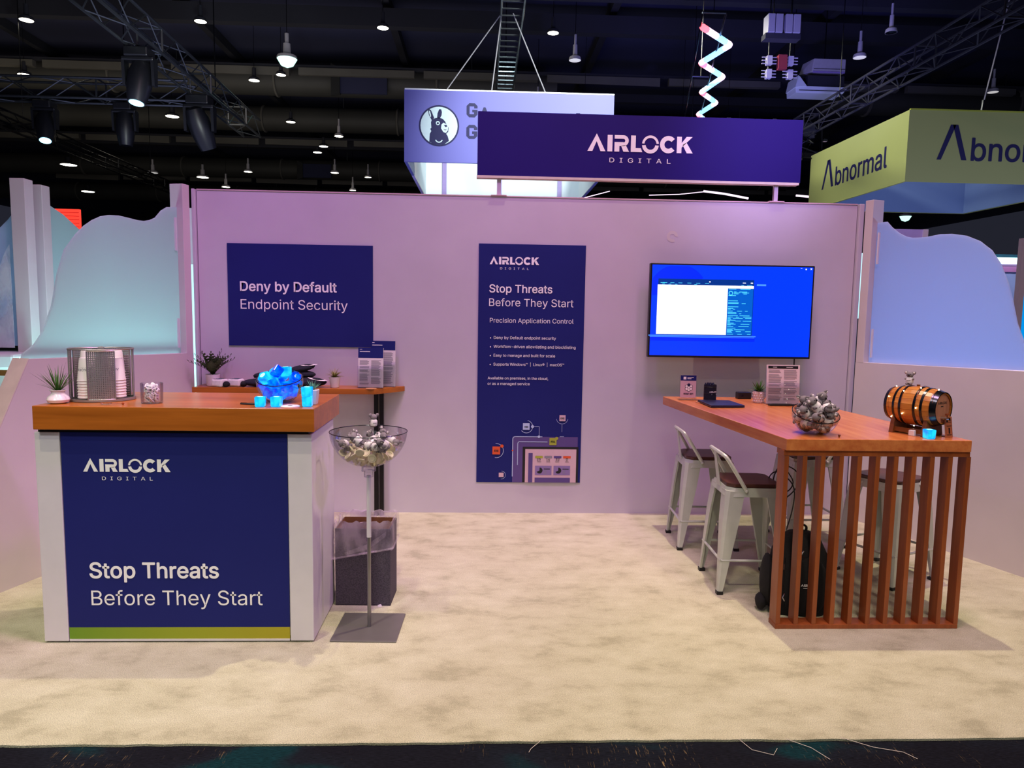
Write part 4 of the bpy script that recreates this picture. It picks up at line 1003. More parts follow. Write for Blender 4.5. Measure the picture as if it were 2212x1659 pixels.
for lab, loc, rz in (('glowing cyan light cube lying left in front of the cube bowl', (-1.040, 3.415, CT + .0245), .1), ('glowing cyan light cube lying right in front of the cube bowl', (-.966, 3.420, CT + .0245), -.12),
                     ('glowing cyan light cube on the counter before the small succulent', (-.826, 3.438, CT + .0245), .05), ('glowing cyan light cube stacked on another before the succulent', (-.828, 3.440, CT + .0705), -.06)):
    dup(protos[2], loc=loc, rot=(0, 0, rz), label=lab, group='loose light cubes on the counter')
# items right on the counter
t = thing('succulent', 'pale green succulent in a white square pot at the right end of the counter', 'plant', (-.822, 3.520, CT))
MB().hexa([(-.022, -.022, 0), (.022, -.022, 0), (.022, .022, 0), (-.022, .022, 0), (-.029, -.029, .072), (.029, -.029, .072), (.029, .029, .072), (-.029, .029, .072)]).build('pot', 'white_pot', t, bevel=.003)
rosette(t, .072, 30, .050, .008, 'leaf_teal', (25, 85), 5, .15)
t = thing('coaster', 'round pale coaster beside the glowing cubes on the counter', 'coaster', (-.905, 3.428, CT)); MB().lathe([(.001, .0), (.045, .0), (.045, .004), (.001, .0042)], 28).build('disc', 'paper', t); q = MB(); q.lathe([(.001, .0047), (.012, .0047)], 12); q.build('print', 'grey_print', t)
t = thing('black_pen', 'thin black pen lying left of the light cubes on the counter', 'pen', (-1.105, 3.470, CT + .005), R(-12)); MB().tube([(-.05, 0, 0), (.04, 0, 0), (.05, 0, 0)], [.004, .005, .002], 8).build('barrel', 'black_plastic', t, True); MB().box(-.05, -.02, .004, .006, .003, .005).build('clip', 'copper', t)

# ------------------------------------------------------------------ things on the wall shelf
t = thing('potted_fern', 'dark green fern in a white pot at the left end of the shelf', 'plant', (-2.035, 5.53, SH)); pot(t, .044, .052, .088, 'white_pot'); fern(t, .085, 26, .16, 'leaf_dark')
t = thing('potted_grass', 'small olive tufted plant in a white pot on the shelf', 'plant', (-1.115, 5.50, SH)); pot(t, .032, .043, .082, 'white_pot'); rosette(t, .08, 44, .075, .010, 'leaf_olive', (12, 82), 8, .4)
def sock(lab, loc, rz, tilt):
    t = thing('folded_socks', lab, 'socks', loc, rz, 'folded socks on the shelf')
    q = MB(); q.prism([(-.055, -.03, .002), (.045, -.04, .002), (.055, .03, .002), (-.045, .045, .002)], (tilt, 0, .058)); q.build('sock_body', 'white_fabric', t, bevel=.012)
    MB().ell((.060, .0, .022), (.028, .030, .022), 12, 8).build('heel', 'black_fabric', t, True)
    for i in range(3):
        q = MB(); y = -.026 + i * .022; q.prism([(-.04 + i * .006 + tilt, y, 0.0605), (.03 + tilt, y - .004, 0.0605), (.034 + tilt, y + .006, 0.0605), (-.036 + i * .006 + tilt, y + .008, 0.0605)], (0, 0, .0008)); q.build('stripe', 'teal_fabric' if i == 1 else 'navy_fabric', t)
sock('left pair of white and navy patterned socks beside the fern on the shelf', (-1.965, 5.465, SH), R(-18), .008); sock('right pair of white and navy patterned socks on the shelf', (-1.852, 5.49, SH), R(-8), .004)
def garment(lab, loc, rz, L, W_, Hh, band, tilt=0.0):
    t = thing('folded_garment', lab, 'clothing', loc, 0, 'dark folded garments on the shelf', rot=(0, tilt, rz))
    q = MB(); q.ell((0, 0, Hh * .5), (L * .5, W_ * .5, Hh * .5), 18, 9); q.build('garment_body', 'navy_fabric', t, True)
    if band:
        q = MB(); n = 14
        for sgn, wv in ((1, 1),):
            vs = []
            for i in range(n + 1):
                a = math.pi * (.06 + .88 * i / n); y = -W_ * .5 * math.sin(a * .9) * .72; x = L * .22 + L * .22 * math.cos(a) ; 
                z = Hh * .5 + Hh * .56 * math.sqrt(max(0, 1 - (x / (L * .5)) ** 2 - (y / (W_ * .5)) ** 2)); vs += [(x, y, z), (x + .034, y * 1.02, max(.004, z - .006))]
            q.add(vs, [(2 * i, 2 * i + 1, 2 * i + 3, 2 * i + 2) for i in range(n)])
        q.build('white_band', 'white_fabric', t, True)
    MB().tube([(-L * .4, -W_ * .28, Hh * .3), (0, -W_ * .45, Hh * .34), (L * .42, -W_ * .2, Hh * .3)], .004, 6).build('seam', 'black_fabric', t, True)
garment('dark folded garment low on the shelf, left of the blue cubes', (-1.69, 5.53, SH), R(6), .24, .16, .060, False); garment('dark folded garment lying on the left low garment', (-1.64, 5.55, SH + .052), R(-4), .20, .14, .055, False)
garment('dark folded garment with a white band low on the shelf, right of the blue cubes', (-1.32, 5.52, SH), R(4), .28, .17, .075, True); garment('dark folded garment in the middle of the right heap', (-1.39, 5.55, SH + .060), R(10), .24, .15, .065, False)
garment('dark folded garment with white band topping the right heap', (-1.375, 5.55, SH + .110), R(18), .22, .14, .055, True, R(-12)); garment('dark folded garment with white band at the back of the heap', (-1.52, 5.57, SH + .058), R(-10), .22, .13, .085, True)
def brochure_holder(lab, loc, rz, w, h, header, lean, rs, band=.25):
    t = thing('brochure_holder', lab, 'brochure stand', loc, 0, None, rot=(0, 0, rz)); M = Matrix.Rotation(-lean, 4, 'X')
    MB(M).box(-w / 2 - .004, w / 2 + .004, .008, .011, 0, h * .96).build('back_plate', 'clear_acrylic', t); MB(M).box(-w / 2 - .004, w / 2 + .004, -.022, -.019, 0, h * .55).build('front_pocket', 'clear_acrylic', t); MB().box(-w / 2, w / 2, -.025, .05, 0, .004).build('foot', 'clear_acrylic', t)
    MB(M).box(-w / 2, w / 2, -.010, .002, .005, h).build('leaflet', 'paper', t)
    q = MB(M); 
    if header: rectf(q, -w / 2, w / 2, h * (1 - band), h, -.0108)
    else: rectf(q, -w / 2 + .008, w / 2 - .012, h * .905, h * .975, -.0108)
    q.build('leaflet_header', 'navy_print' if header else 'black_print', t)
    q = MB(M); rd = random.Random(rs); top = h * (1 - band) - .018 if header else h * .87
    for cx0 in (-w / 2 + .012, .004):
        z = top
        while z > .03:
            wd = (w / 2 - .02) * rd.uniform(.75, 1.0); rectf(q, cx0, cx0 + wd, z - .0035, z, -.0108); z -= .0075
            if rd.random() < .14: z -= .009
    q.build('leaflet_text', 'grey_print', t, kind='stuff')
    q = MB(M)
    if header: rectf(q, -w / 2 + .012, -w / 2 + .09, h * .90, h * .915, -.0114); rectf(q, -w / 2 + .012, -w / 2 + .03, h * .955, h * .965, -.0114)
    else: rectf(q, -w / 2 + .04, -w / 2 + .068, h * .935, h * .946, -.0114); rectf(q, .02, .065, h * .935, h * .946, -.0114)
    q.build('leaflet_title', 'white_print', t)
    return t
brochure_holder('clear stand with a navy-headed leaflet at the front right of the shelf', (-.845, 5.50, SH), R(-3), .19, .305, True, R(4), 1)
brochure_holder('clear stand with a navy-headed leaflet, partly hidden behind another stand on the shelf', (-.765, 5.595, SH), R(-3), .19, .355, True, R(3), 2, .2)
t = thing('coaster', 'round wooden coaster before the leaflet stands on the shelf', 'coaster', (-.835, 5.450, SH)); MB().lathe([(.001, 0), (.042, 0), (.042, .004), (.001, .0042)], 24).build('disc', 'coaster_tan', t)

# ------------------------------------------------------------------ koala toys
def koala_proto():
    t = thing('koala_toy', 'x', 'soft toy')
    MB().ell((0, 0, .026), (.018, .0165, .026), 12, 8).build('body', 'koala_grey', t, True)
    q = MB(); q.shell([(.0178, .011), (.0204, .019), (.0206, .034), (.0165, .045), (.012, .047)], 16); q.build('shirt', 'white_fabric', t, True)
    MB().ell((0, -.002, .060), (.020, .018, .0175), 12, 8).build('head', 'koala_grey', t, True)
    for sx in (-1, 1):
        e = MB(); e.ell((sx * .021, .001, .072), (.0105, .006, .0105), 10, 6); e.k = 1; e.ell((sx * .021, -.004, .072), (.0065, .004, .0065), 8, 5); e.build('ear', ['koala_grey', 'koala_pale'], t, True)
        MB().ell((sx * .0205, -.008, .036), (.006, .011, .006), 8, 6).build('arm', 'koala_grey', t, True)
        MB().ell((sx * .011, -.012, .008), (.008, .013, .008), 8, 6).build('leg', 'koala_grey', t, True)
        MB().ell((sx * .0075, -.0185, .064), .0022, 6, 4).build('eye', 'black_plastic', t, True)
    MB().ell((0, -.0205, .058), (.0042, .004, .006), 8, 5).build('nose', 'black_plastic', t, True)
    g = MB(); s = .024 / 6.6; vs = []
    for a, c in LOGO[0]:
        x = -.012 + a * s; z = .026 + c * s; an = math.pi / 2 + -x / .0206; vs.append((.0209 * math.cos(an), .0209 * math.sin(an), z))
    g.add(vs, LOGO[1]); vs2 = [(-x, -y, z) for x, y, z in vs]; g.add(vs2, LOGO[1]); g.build('print', 'black_print', t)
    return t
kp = koala_proto(); kfirst = True
def koala(loc, rot, lab, grp, s=1.0):
    global kfirst
    k = kp if kfirst else dup(kp); kfirst = False
    k.location = loc; k.rotation_euler = rot; k.scale = (s, s, s); k['label'] = lab
    if grp: k['group'] = grp
    return k
# pedestal bowl
PB = Vector((-.558, 3.560, 0))
t = thing('pedestal_bowl', 'clear bowl on a tall thin steel pole with square base plate', 'display stand', tuple(PB))
q = MB(Matrix.Rotation(R(-2), 4, 'Z')); q.box(-.162, .162, -.165, .165, 0, .008); q.build('base_plate', 'dark_plate', t, bevel=.003)
MB().tube([(0, 0, .008), (0, 0, .475)], .0095, 12).build('lower_pole', 'brushed_steel', t, True); MB().tube([(0, 0, .475), (0, 0, .79)], .0115, 12).build('upper_pole', 'white_laminate', t, True)
MB().shell([(.011, .785), (.024, .785), (.024, .812), (.036, .814), (.036, .832), (.012, .834)], 20).build('bowl_socket', 'clear_glass', t, True)
BR = .190; bz = 1.018
prof = []
for i in range(15):
    f = i / 14; th = R(8) + (R(88) - R(8)) * f; prof.append((BR * math.sin(th), bz - .183 * math.cos(th)))
MB().shell([(.001, bz - .183)] + prof, 44).build('bowl', 'clear_acrylic', t, True); MB().tube([(BR * math.cos(2 * math.pi * i / 44), BR * math.sin(2 * math.pi * i / 44), bz - .005) for i in range(44)], .0022, 6, True).build('rim', 'hoop_steel', t, True)
bc = PB + Vector((0, 0, bz))
def in_ped(p, r):
    q = p - bc; s = Vector((q.x / (BR - r), q.y / (BR - r), q.z / (.183 - r))); L = s.length
    if L > 1 and p.z < bz + .05: s /= L; p = bc + Vector((s.x * (BR - r), s.y * (BR - r), s.z * (.183 - r)))
    return p
pts = pack(78, .0215, in_ped, lambda rd: (bc.x + rd.uniform(-.1, .1), bc.y + rd.uniform(-.1, .1), bc.z - rd.uniform(-.02, .14)), seed=6, iters=180)
order = sorted(range(78), key=lambda i: pts[i].z)
disc = thing('cream_disc', 'round cream coloured disc in the pedestal bowl', 'disc', (0, 0, 0), 0, 'cream discs in the pedestal bowl')
MB().lathe([(.001, -.003), (.019, -.003), (.0215, -.001), (.0215, .002), (.019, .004), (.016, .003), (.001, .0025)], 18).build('disc', 'cream_plastic', disc, True)
MB().tube([(.0135 * math.cos(i * .6283), .0135 * math.sin(i * .6283), .0034) for i in range(10)], .0012, 4, True).build('raised_ring', 'cream_plastic', disc, True)
rd = random.Random(9); dfirst = True
for j, i in enumerate(order[:64]):
    rot = (rd.uniform(-1.4, 1.4), rd.uniform(-1.2, 1.2), rd.uniform(0, 6))
    o = disc if dfirst else dup(disc); dfirst = False; o.location = pts[i]; o.rotation_euler = rot
top_ = sorted(order[64:], key=lambda i: pts[i].x)
for j, i in enumerate(top_):
    koala(pts[i] + Vector((0, 0, .004)), (rd.uniform(-.9, .9) + 1.0, rd.uniform(-.8, .8), rd.uniform(-2, 2)), 'grey koala toy, %s from the left among the discs in the pedestal bowl' % ORD[j], 'koala toys in the pedestal bowl', .95)
koala((PB.x + .0, PB.y + BR - .018, bz - .014), (0, 0, R(-150)), 'grey koala toy clinging to the rim of the pedestal bowl', None, .9)
# waste bin
t = thing('waste_bin', 'dark grey square waste bin with a clear liner behind the pedestal bowl', 'bin', (-.632, 3.95, 0), R(-2))
q = MB(); w0, w1, hb, th = .150, .146, .430, .006
for (x0, x1, y0, y1) in ((-w0, w0, -.11, -.11 + th), (-w0, w0, .11 - th, .11), (-w0, -w0 + th, -.11 + th, .11 - th), (w0 - th, w0, -.11 + th, .11 - th)): q.box(x0, x1, y0, y1, 0, hb)
q.box(-w0, w0, -.11, .11, 0, .006); q.build('bin_body', 'bin_grey', t)
q = MB(); k = .0075
for (x0, x1, y0, y1) in ((-w0 + k, w0 - k, .11 - k - .001, .11 - k), (-w0 + k, -w0 + k + .001, -.11 + k, .11 - k), (w0 - k - .001, w0 - k, -.11 + k, .11 - k)): q.box(x0, x1, y0, y1, .02, hb + .004)
q.build('inner_lining', 'bin_inside', t)
def liner():
    rd = random.Random(4); q = MB(); n = 60; rows = []
    per = []
    for i in range(n):
        f = i / n * 4; s = int(f); g = f - s; a, bb = w0 + .006, .116
        c = [(-a, -bb), (a, -bb), (a, bb), (-a, bb)]; p0, p1 = c[s], c[(s + 1) % 4]; per.append((p0[0] + (p1[0] - p0[0]) * g, p0[1] + (p1[1] - p0[1]) * g, s))
    vs = []
    for r_, (z, k) in enumerate(((hb - .06, .88), (hb + .03, .95), (hb + .040, 1.0), (hb - .01, 1.03), (hb - .08, 1.035), (hb - .15, 1.04))):
        for i, (x, y, s) in enumerate(per):
            j = rd.uniform(-.004, .004) if 0 < r_ else 0; zz = z
            if r_ == 5: zz = hb - .17 + .06 * ((x + w0) / (2 * w0)) + rd.uniform(-.006, .006)
            if r_ in (1, 2): zz += rd.uniform(-.008, .01)
            vs.append((x * k + j, y * k + j, zz))
    fs = [(r_ * n + i, r_ * n + (i + 1) % n, (r_ + 1) * n + (i + 1) % n, (r_ + 1) * n + i) for r_ in range(5) for i in range(n)]
    q.add(vs, fs); q.build('liner', 'bin_liner_film', t, True)
    q = MB(); pts_ = [per[i % n] for i in range(0, 60)]
    q.tube([(x * 1.045, y * 1.045, hb - .165 + .06 * ((x + w0) / (2 * w0))) for x, y, s in pts_], .006, 6, True); q.build('liner_hem', 'bin_liner_film', t, True)
    q = MB(); q.add([(-.1, -.121, hb - .13), (.03, -.122, hb - .08), (.13, -.121, hb - .01), (.125, -.1215, hb - .04), (.04, -.1225, hb - .105), (-.09, -.1215, hb - .145)], [(0, 1, 4, 5), (1, 2, 3, 4)]); q.build('liner_fold', 'bin_liner_film', t)
liner()
t = thing('paper_scrap', 'tiny crumpled paper scrap on the carpet behind the stand plate', 'litter', (-.545, 3.83, 0), .3); MB().hexa([(-.012, -.006, 0), (.012, -.008, 0), (.014, .008, 0), (-.01, .006, 0), (-.008, -.004, .008), (.01, -.004, .006), (.01, .006, .009), (-.008, .006, .006)]).build('scrap', 'paper', t)

# ------------------------------------------------------------------ slatted bar table
TT = 1.0
t = thing('bar_table', 'tall cherry wood bar table with a vertical slatted end', 'table', (1.54, 3.525, 0))
sx = lambda y: -.103 * y
top = [(-.006, 0, .94), (.952, 0, .94), (.952 + sx(1.78), 1.78, .94), (-.006 + sx(1.78), 1.78, .94)]
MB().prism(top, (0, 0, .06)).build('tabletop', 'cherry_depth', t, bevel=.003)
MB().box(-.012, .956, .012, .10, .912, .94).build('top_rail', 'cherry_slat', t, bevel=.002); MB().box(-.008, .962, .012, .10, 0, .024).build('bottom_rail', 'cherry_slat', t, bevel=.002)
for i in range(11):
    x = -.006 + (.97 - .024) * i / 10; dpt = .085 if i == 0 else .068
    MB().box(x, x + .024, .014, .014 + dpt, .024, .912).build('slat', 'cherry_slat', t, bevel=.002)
for x in (.87,): MB().box(x + sx(1.7), x + .05 + sx(1.7), 1.66, 1.71, 0, .94).build('rear_leg', 'black_metal', t, bevel=.002)
# loose cable under the table
t = thing('power_cable', 'black looped power cable hanging behind the slats', 'cable', (1.78, 4.2, 0))
P = [(.02, .3, .94), (.03, .1, .84), (.04, 0, .72), (.10, 0, .62), (.06, .0, .56), (-.02, 0, .62), (.02, 0, .72), (.12, 0, .68), (.12, 0, .58), (.02, 0, .50), (-.04, .0, .56), (-.05, .0, .64), (.0, .0, .68), (.10, 0, .60), (.13, .05, .45), (.10, .1, .2), (.14, .2, .006), (.3, .4, .006)]
def smooth_path(P, k=5):
    out = []; P = [Vector(p) for p in P]
    for i in range(len(P) - 1):
        p0, p1, p2, p3 = P[max(i - 1, 0)], P[i], P[i + 1], P[min(i + 2, len(P) - 1)]
        for j in range(k):
            u = j / k; out.append(.5 * ((2 * p1) + (p2 - p0) * u + (2 * p0 - 5 * p1 + 4 * p2 - p3) * u * u + (3 * p1 - p0 - 3 * p2 + p3) * u ** 3))
    out.append(P[-1]); return out
MB().tube(smooth_path(P), .004, 6).build('cord', 'black_plastic', t, True)

# stools
def stool_proto():
    t = thing('bar_stool', 'x', 'stool'); S = .160; hz = .590
    def rr(h, c): return [(-h + c, -h), (h - c, -h), (h, -h + c), (h, h - c), (h - c, h), (-h + c, h), (-h, h - c), (-h, -h + c)]
    MB().prism([(x, y, hz + .030) for x, y in rr(S - .004, .04)], (0, 0, .022)).build('seat', 'dark_seat', t, bevel=.006)
    q = MB(); a = rr(S, .045); c = rr(S + .012, .045)
    n = 8; q.add([(x, y, hz + .030) for x, y in a] + [(x, y, hz - .02) for x, y in c], [(i, (i + 1) % n, n + (i + 1) % n, n + i) for i in range(n)] + [tuple(range(n - 1, -1, -1))]); q.build('seat_frame', 'stool_paint', t)
    F = .208
    for ux, uy in ((1, 1), (1, -1), (-1, 1), (-1, -1)):
        T_, B_ = S + .006, F
        def sect(cx, cy, wv, z, k): return [(ux * cx, uy * (cy - wv), z), (ux * cx, uy * (cy - k), z), (ux * (cx - k), uy * cy, z), (ux * (cx - wv), uy * cy, z), (ux * (cx - wv), uy * (cy - .012), z), (ux * (cx - .02), uy * (cy - .02), z), (ux * (cx - .012), uy * (cy - wv), z)]
        q = MB(); a = sect(T_, T_, .105, hz + .012, .02); bm_ = sect(T_ + .018, T_ + .018, .092, hz - .16, .018); c = sect(B_, B_, .030, .018, .008); n = 7
        fs = [(i, (i + 1) % n, n + (i + 1) % n, n + i) for i in range(n)] + [(n + i, n + (i + 1) % n, 2 * n + (i + 1) % n, 2 * n + i) for i in range(n)] + [tuple(range(n)), tuple(range(3 * n - 1, 2 * n - 1, -1))]
        if ux * uy < 0: fs = [f[::-1] for f in fs]
        q.add(a + bm_ + c, fs); lg = q.build('leg', 'stool_paint', t)
        MB().box(*sorted((ux * (F + .004), ux * (F - .034))), *sorted((uy * (F + .004), uy * (F - .034))), 0, .02).build('foot_pad', 'black_plastic', lg, bevel=.003)
    f = F - .022; z = .20; g = .192
    for p0, p1 in (((g, -g), (g, g)), ((-g, -g), (-g, g)), ((-g, g), (g, g)), ((-g, -g), (g, -g))):
        MB().tube([(p0[0], p0[1], z), (p1[0], p1[1], z)], .008, 8).build('crossbar', 'stool_paint', t, True)
    hoop = smooth_path([(-.055, -S - .008, .605), (-.10, -S - .006, .680), (-.165, -.152, .785), (-.185, -.125, .808), (-.195, -.06, .815), (-.197, 0, .816), (-.195, .06, .815), (-.185, .125, .808), (-.165, .152, .785), (-.10, S + .006, .680), (-.055, S + .008, .605)], 3)
    MB().tube(hoop, .0115, 8).build('back_hoop', 'stool_paint', t, True)
    MB().hexa([(-.168, -.032, .600), (-.164, -.032, .600), (-.164, .032, .600), (-.168, .032, .600), (-.199, -.024, .812), (-.194, -.024, .812), (-.194, .024, .812), (-.199, .024, .812)]).build('back_splat', 'stool_paint', t)
    for s_ in (-1, 1): MB().ell((-.055, s_ * (S + .014), .605), .012, 8, 5).build('bolt', 'stool_paint', t, True)
    return t
st = stool_proto(); grp = 'white metal bar stools with dark wooden seats'
for i, (lab, loc, rz) in enumerate((('white metal stool on the open side of the bar table, nearer the camera', (1.592, 4.190, 0), R(-2)), ('white metal stool on the open side of the bar table, nearer the wall', (1.575, 4.965, 0), R(-3)),
                                    ('white metal stool behind the slats, nearest to them, turned at an angle', (2.545, 4.320, 0), R(205)), ('white metal stool behind the slats, farther back under the table', (2.345, 5.02, 0), R(182)))):
    o = st if i == 0 else dup(st); o.location = loc; o.rotation_euler = (0, 0, rz); o['label'] = lab; o['group'] = grp

# backpack
t = thing('backpack', 'black backpack with a white mark standing behind the slats', 'backpack', (1.745, 3.775, 0), R(-6))
def rounded(pts_fn, mat, name, par): pass
q = MB(); n = 20; rows = [(0.0, .135, .085), (.02, .150, .098), (.12, .152, .100), (.25, .150, .096), (.34, .138, .086), (.41, .105, .066), (.445, .06, .04), (.455, .02, .015)]
vs = []
for z, a, c in rows:
    for i in range(n):
        an = 2 * math.pi * i / n; ca_, sa_ = math.cos(an), math.sin(an); e = .55; vs.append((a * math.copysign(abs(ca_) ** e, ca_), c * math.copysign(abs(sa_) ** e, sa_), z))
q.add(vs, [(j * n + i, j * n + (i + 1) % n, (j + 1) * n + (i + 1) % n, (j + 1) * n + i) for j in range(len(rows) - 1) for i in range(n)] + [tuple(range(n - 1, -1, -1)), tuple((len(rows) - 1) * n + i for i in range(n))]); q.build('bag_body', 'black_fabric', t, True)
MB().ell((.03, -.095, .17), (.105, .035, .165), 18, 10).build('front_pocket', 'black_fabric', t, True)
MB().ell((-.165, .0, .17), (.035, .075, .15), 14, 8).build('side_pocket', 'black_fabric', t, True)
MB().ell((-.195, -.01, .05), (.03, .05, .045), 10, 6).build('bottle_pouch', 'black_fabric', t, True)
MB().tube(smooth_path([(-.03, .0, .45), (-.03, 0, .475), (0, 0, .487), (.03, 0, .475), (.03, 0, .45)], 3), .007, 6).build('handle', 'black_fabric', t, True)
MB().tube(smooth_path([(-.105, -.105, .33), (-.112, -.12, .18), (-.10, -.115, .06)], 4), .0025, 5).build('zip', 'hoop_steel', t, True)
MB().tube([(-.01, -.102, .37), (-.02, -.104, .355), (-.02, -.104, .34), (-.005, -.106, .335)], .003, 5).build('hook', 'chrome', t, True); MB().box(-.116, -.112, -.122, -.116, .27, .30).build('zip_pull', 'chrome', t); MB().tube([(-.105, -.125, .14), (-.115, -.128, .12), (-.105, -.128, .10)], .003, 5).build('zip_pull', 'chrome', t)
q = MB(); put_logo(q, -.025, .185, .088, -.1335, False); rectf(q, -.012, .04, .175, .178, -.1335); q.build('print', 'white_print', t)

# ------------------------------------------------------------------ things on the bar table
t = thing('sign_holder', 'small clear holder with a honeycomb logo card at the far end of the bar table', 'sign holder', (1.478, 5.10, TT), R(-3))
MB().box(-.062, .062, 0, .003, .004, .180).build('plate', 'clear_acrylic', t); MB().box(-.07, .07, -.045, .03, 0, .006).build('base', 'clear_glass', t); MB().box(-.056, .056, -.003, -.001, .018, .178).build('card', 'pinkish_print', t)
q = MB(); rectf(q, -.056, .056, .140, .178, -.0035); q.build('card_header', 'navy_print', t)
q = MB()
def hexf(q, x, z, r, y): q.flat([(x + r * math.cos(R(60 * i + 30)), y, z + r * math.sin(R(60 * i + 30))) for i in range(6)])
hs = [(0, 0)] + [(.0185 * math.cos(R(60 * i + 90)), .0185 * math.sin(R(60 * i + 90))) for i in range(6)]
for i, (a, c) in enumerate(hs): hexf(q, .004 + a, .090 + c, .0128, -.0035)
put_text(q, 'RISKY.BIZ', -.032, .040, width=.070, bold=.03, y=-.0035, res=2); q.build('card_logo', 'sign_navy', t)
q = MB()
for i, (a, c) in enumerate(hs):
    if i != 1: hexf(q, .004 + a, .090 + c, .0095, -.0040)
rectf(q, -.036, -.016, .148, .168, -.0040); rectf(q, -.008, .036, .160, .164, -.0040); rectf(q, -.008, .020, .152, .156, -.0040); q.build('card_print', 'white_print', t)
t = thing('coaster', 'round tan coaster in front of the honeycomb card on the bar table', 'coaster', (1.535, 4.955, TT)); MB().lathe([(.001, 0), (.040, 0), (.040, .004), (.001, .0042)], 24).build('disc', 'coaster_tan', t)
t = thing('pen_pot', 'dark navy round pen pot packed with pens', 'pen pot', (1.602, 4.985, TT))
MB().shell([(.001, 0), (.043, 0), (.043, .125), (.040, .125), (.040, .008), (.001, .008)], 24).build('pot', 'navy_fabric', t, True)
for z in (.02, .065, .11): MB().tube([(.0435 * math.cos(2 * math.pi * i / 24), .0435 * math.sin(2 * math.pi * i / 24), z) for i in range(24)], .0012, 4, True).build('band', 'black_print', t)
q = MB(); g = MB(); put_logo(g, -.03, 0, .060, 0, False); rectf(g, -.012, .03, -.016, -.006); q.add([(.0438 * math.cos(-math.pi / 2 + .25 + x / .0438), .0438 * math.sin(-math.pi / 2 + .25 + x / .0438), .072 + z) for x, _, z in g.v], g.f); q.build('print', 'white_print', t)
pen0 = thing('ballpoint_pen', 'dark ballpoint pen standing in the navy pen pot', 'pen', (0, 0, 0), 0, 'pens in the navy pot')
MB().tube([(0, 0, 0), (0, 0, .004), (0, 0, .120), (0, 0, .128)], [.001, .0035, .0042, .002], 8).build('barrel', 'laptop_navy', pen0, True); MB().box(.004, .0055, -.0015, .0015, .09, .122).build('clip', 'chrome', pen0)
rd = random.Random(8)
for i in range(18):
    a = i * 2.4; r_ = .031 * math.sqrt((i + .5) / 18); loc = (1.602 + r_ * math.cos(a), 4.985 + r_ * math.sin(a), TT + .010)
    rot = (rd.uniform(-.04, .04), rd.uniform(-.04, .04), rd.uniform(0, 6))
    if i == 0: pen0.location = loc; pen0.rotation_euler = rot
    else: dup(pen0, loc=loc, rot=rot)
t = thing('laptop', 'closed dark navy laptop lying at the left edge of the bar table', 'laptop', (1.628, 4.745, TT), 0)
base = [(-.115, .235), (.105, .215), (.118, -.055), (-.115, -.075)]
MB().prism([(x, y, .003) for x, y in base[::-1]], (0, 0, .009)).build('base', 'laptop_navy', t, bevel=.003); MB().prism([(x, y, .013) for x, y in base[::-1]], (0, 0, .006)).build('lid', 'laptop_navy', t, bevel=.003)
for x, y in ((-.09, .2), (.09, .18), (.09, -.03), (-.09, -.05)): MB().lathe([(.006, 0), (.006, .003)], 8, (x, y, 0)).build('rubber_foot', 'black_plastic', t)
t = thing('potted_succulent', 'small green succulent in a white dimpled pot beside the leaflet stand on the bar table', 'plant', (1.950, 4.985, TT)); pot(t, .034, .041, .082, 'white_pot')
q = MB()
for j in range(4):
    for i in range(14): a = 2 * math.pi * (i + .5 * (j % 2)) / 14; rr_ = .036 + .0015 * j; q.ell((rr_ * math.cos(a), rr_ * math.sin(a), .014 + .018 * j), .005, 6, 4)
q.build('pot_relief', 'white_pot', t, True, kind='stuff'); rosette(t, .080, 32, .085, .018, 'leaf_green', (12, 82), 12, .12)
brochure_holder('clear stand with a white two-column leaflet on the bar table', (2.085, 4.90, TT), R(-4), .225, .275, False, R(5), 3)
t = thing('power_box', 'small black power box against the wall at the back edge of the bar table', 'power box', (1.925, 5.215, TT)); MB().box(-.05, .05, -.03, .03, 0, .05).build('housing', 'black_plastic', t, bevel=.005); MB().box(-.03, -.01, -.032, -.03, .02, .035).build('socket', 'hoop_steel', t)
t = thing('flat_device', 'thin flat black device lying in front of the white leaflet stand', 'device', (2.045, 4.825, TT)); MB().box(-.085, .085, -.022, .022, 0, .014).build('case', 'black_plastic', t, bevel=.005); MB().box(-.06, .06, -.012, .012, .0138, .0155).build('keypad', 'hoop_steel', t)
t = thing('soft_pouch', 'black soft pouch behind the bowl of koala toys', 'pouch', (2.09, 4.55, TT), R(15))
q = MB(); n = 16; vs = []
for k, (x, r_) in enumerate(((-.085, .004), (-.06, .022), (-.02, .036), (.03, .036), (.07, .026), (.085, .01))):
    for i in range(n): a = 2 * math.pi * i / n; vs.append((x, 1.1 * r_ * math.cos(a), max(0, .8 * r_ * math.sin(a) + .026)))
q.add(vs, [(j * n + i, j * n + (i + 1) % n, (j + 1) * n + (i + 1) % n, (j + 1) * n + i) for j in range(5) for i in range(n)] + [tuple(range(n - 1, -1, -1)), tuple(5 * n + i for i in range(n))]); q.build('pouch', 'black_fabric', t, True); MB().tube([(-.07, -.018, .034), (0, -.034, .034), (.07, -.022, .036)], .002, 5).build('zip', 'hoop_steel', t)
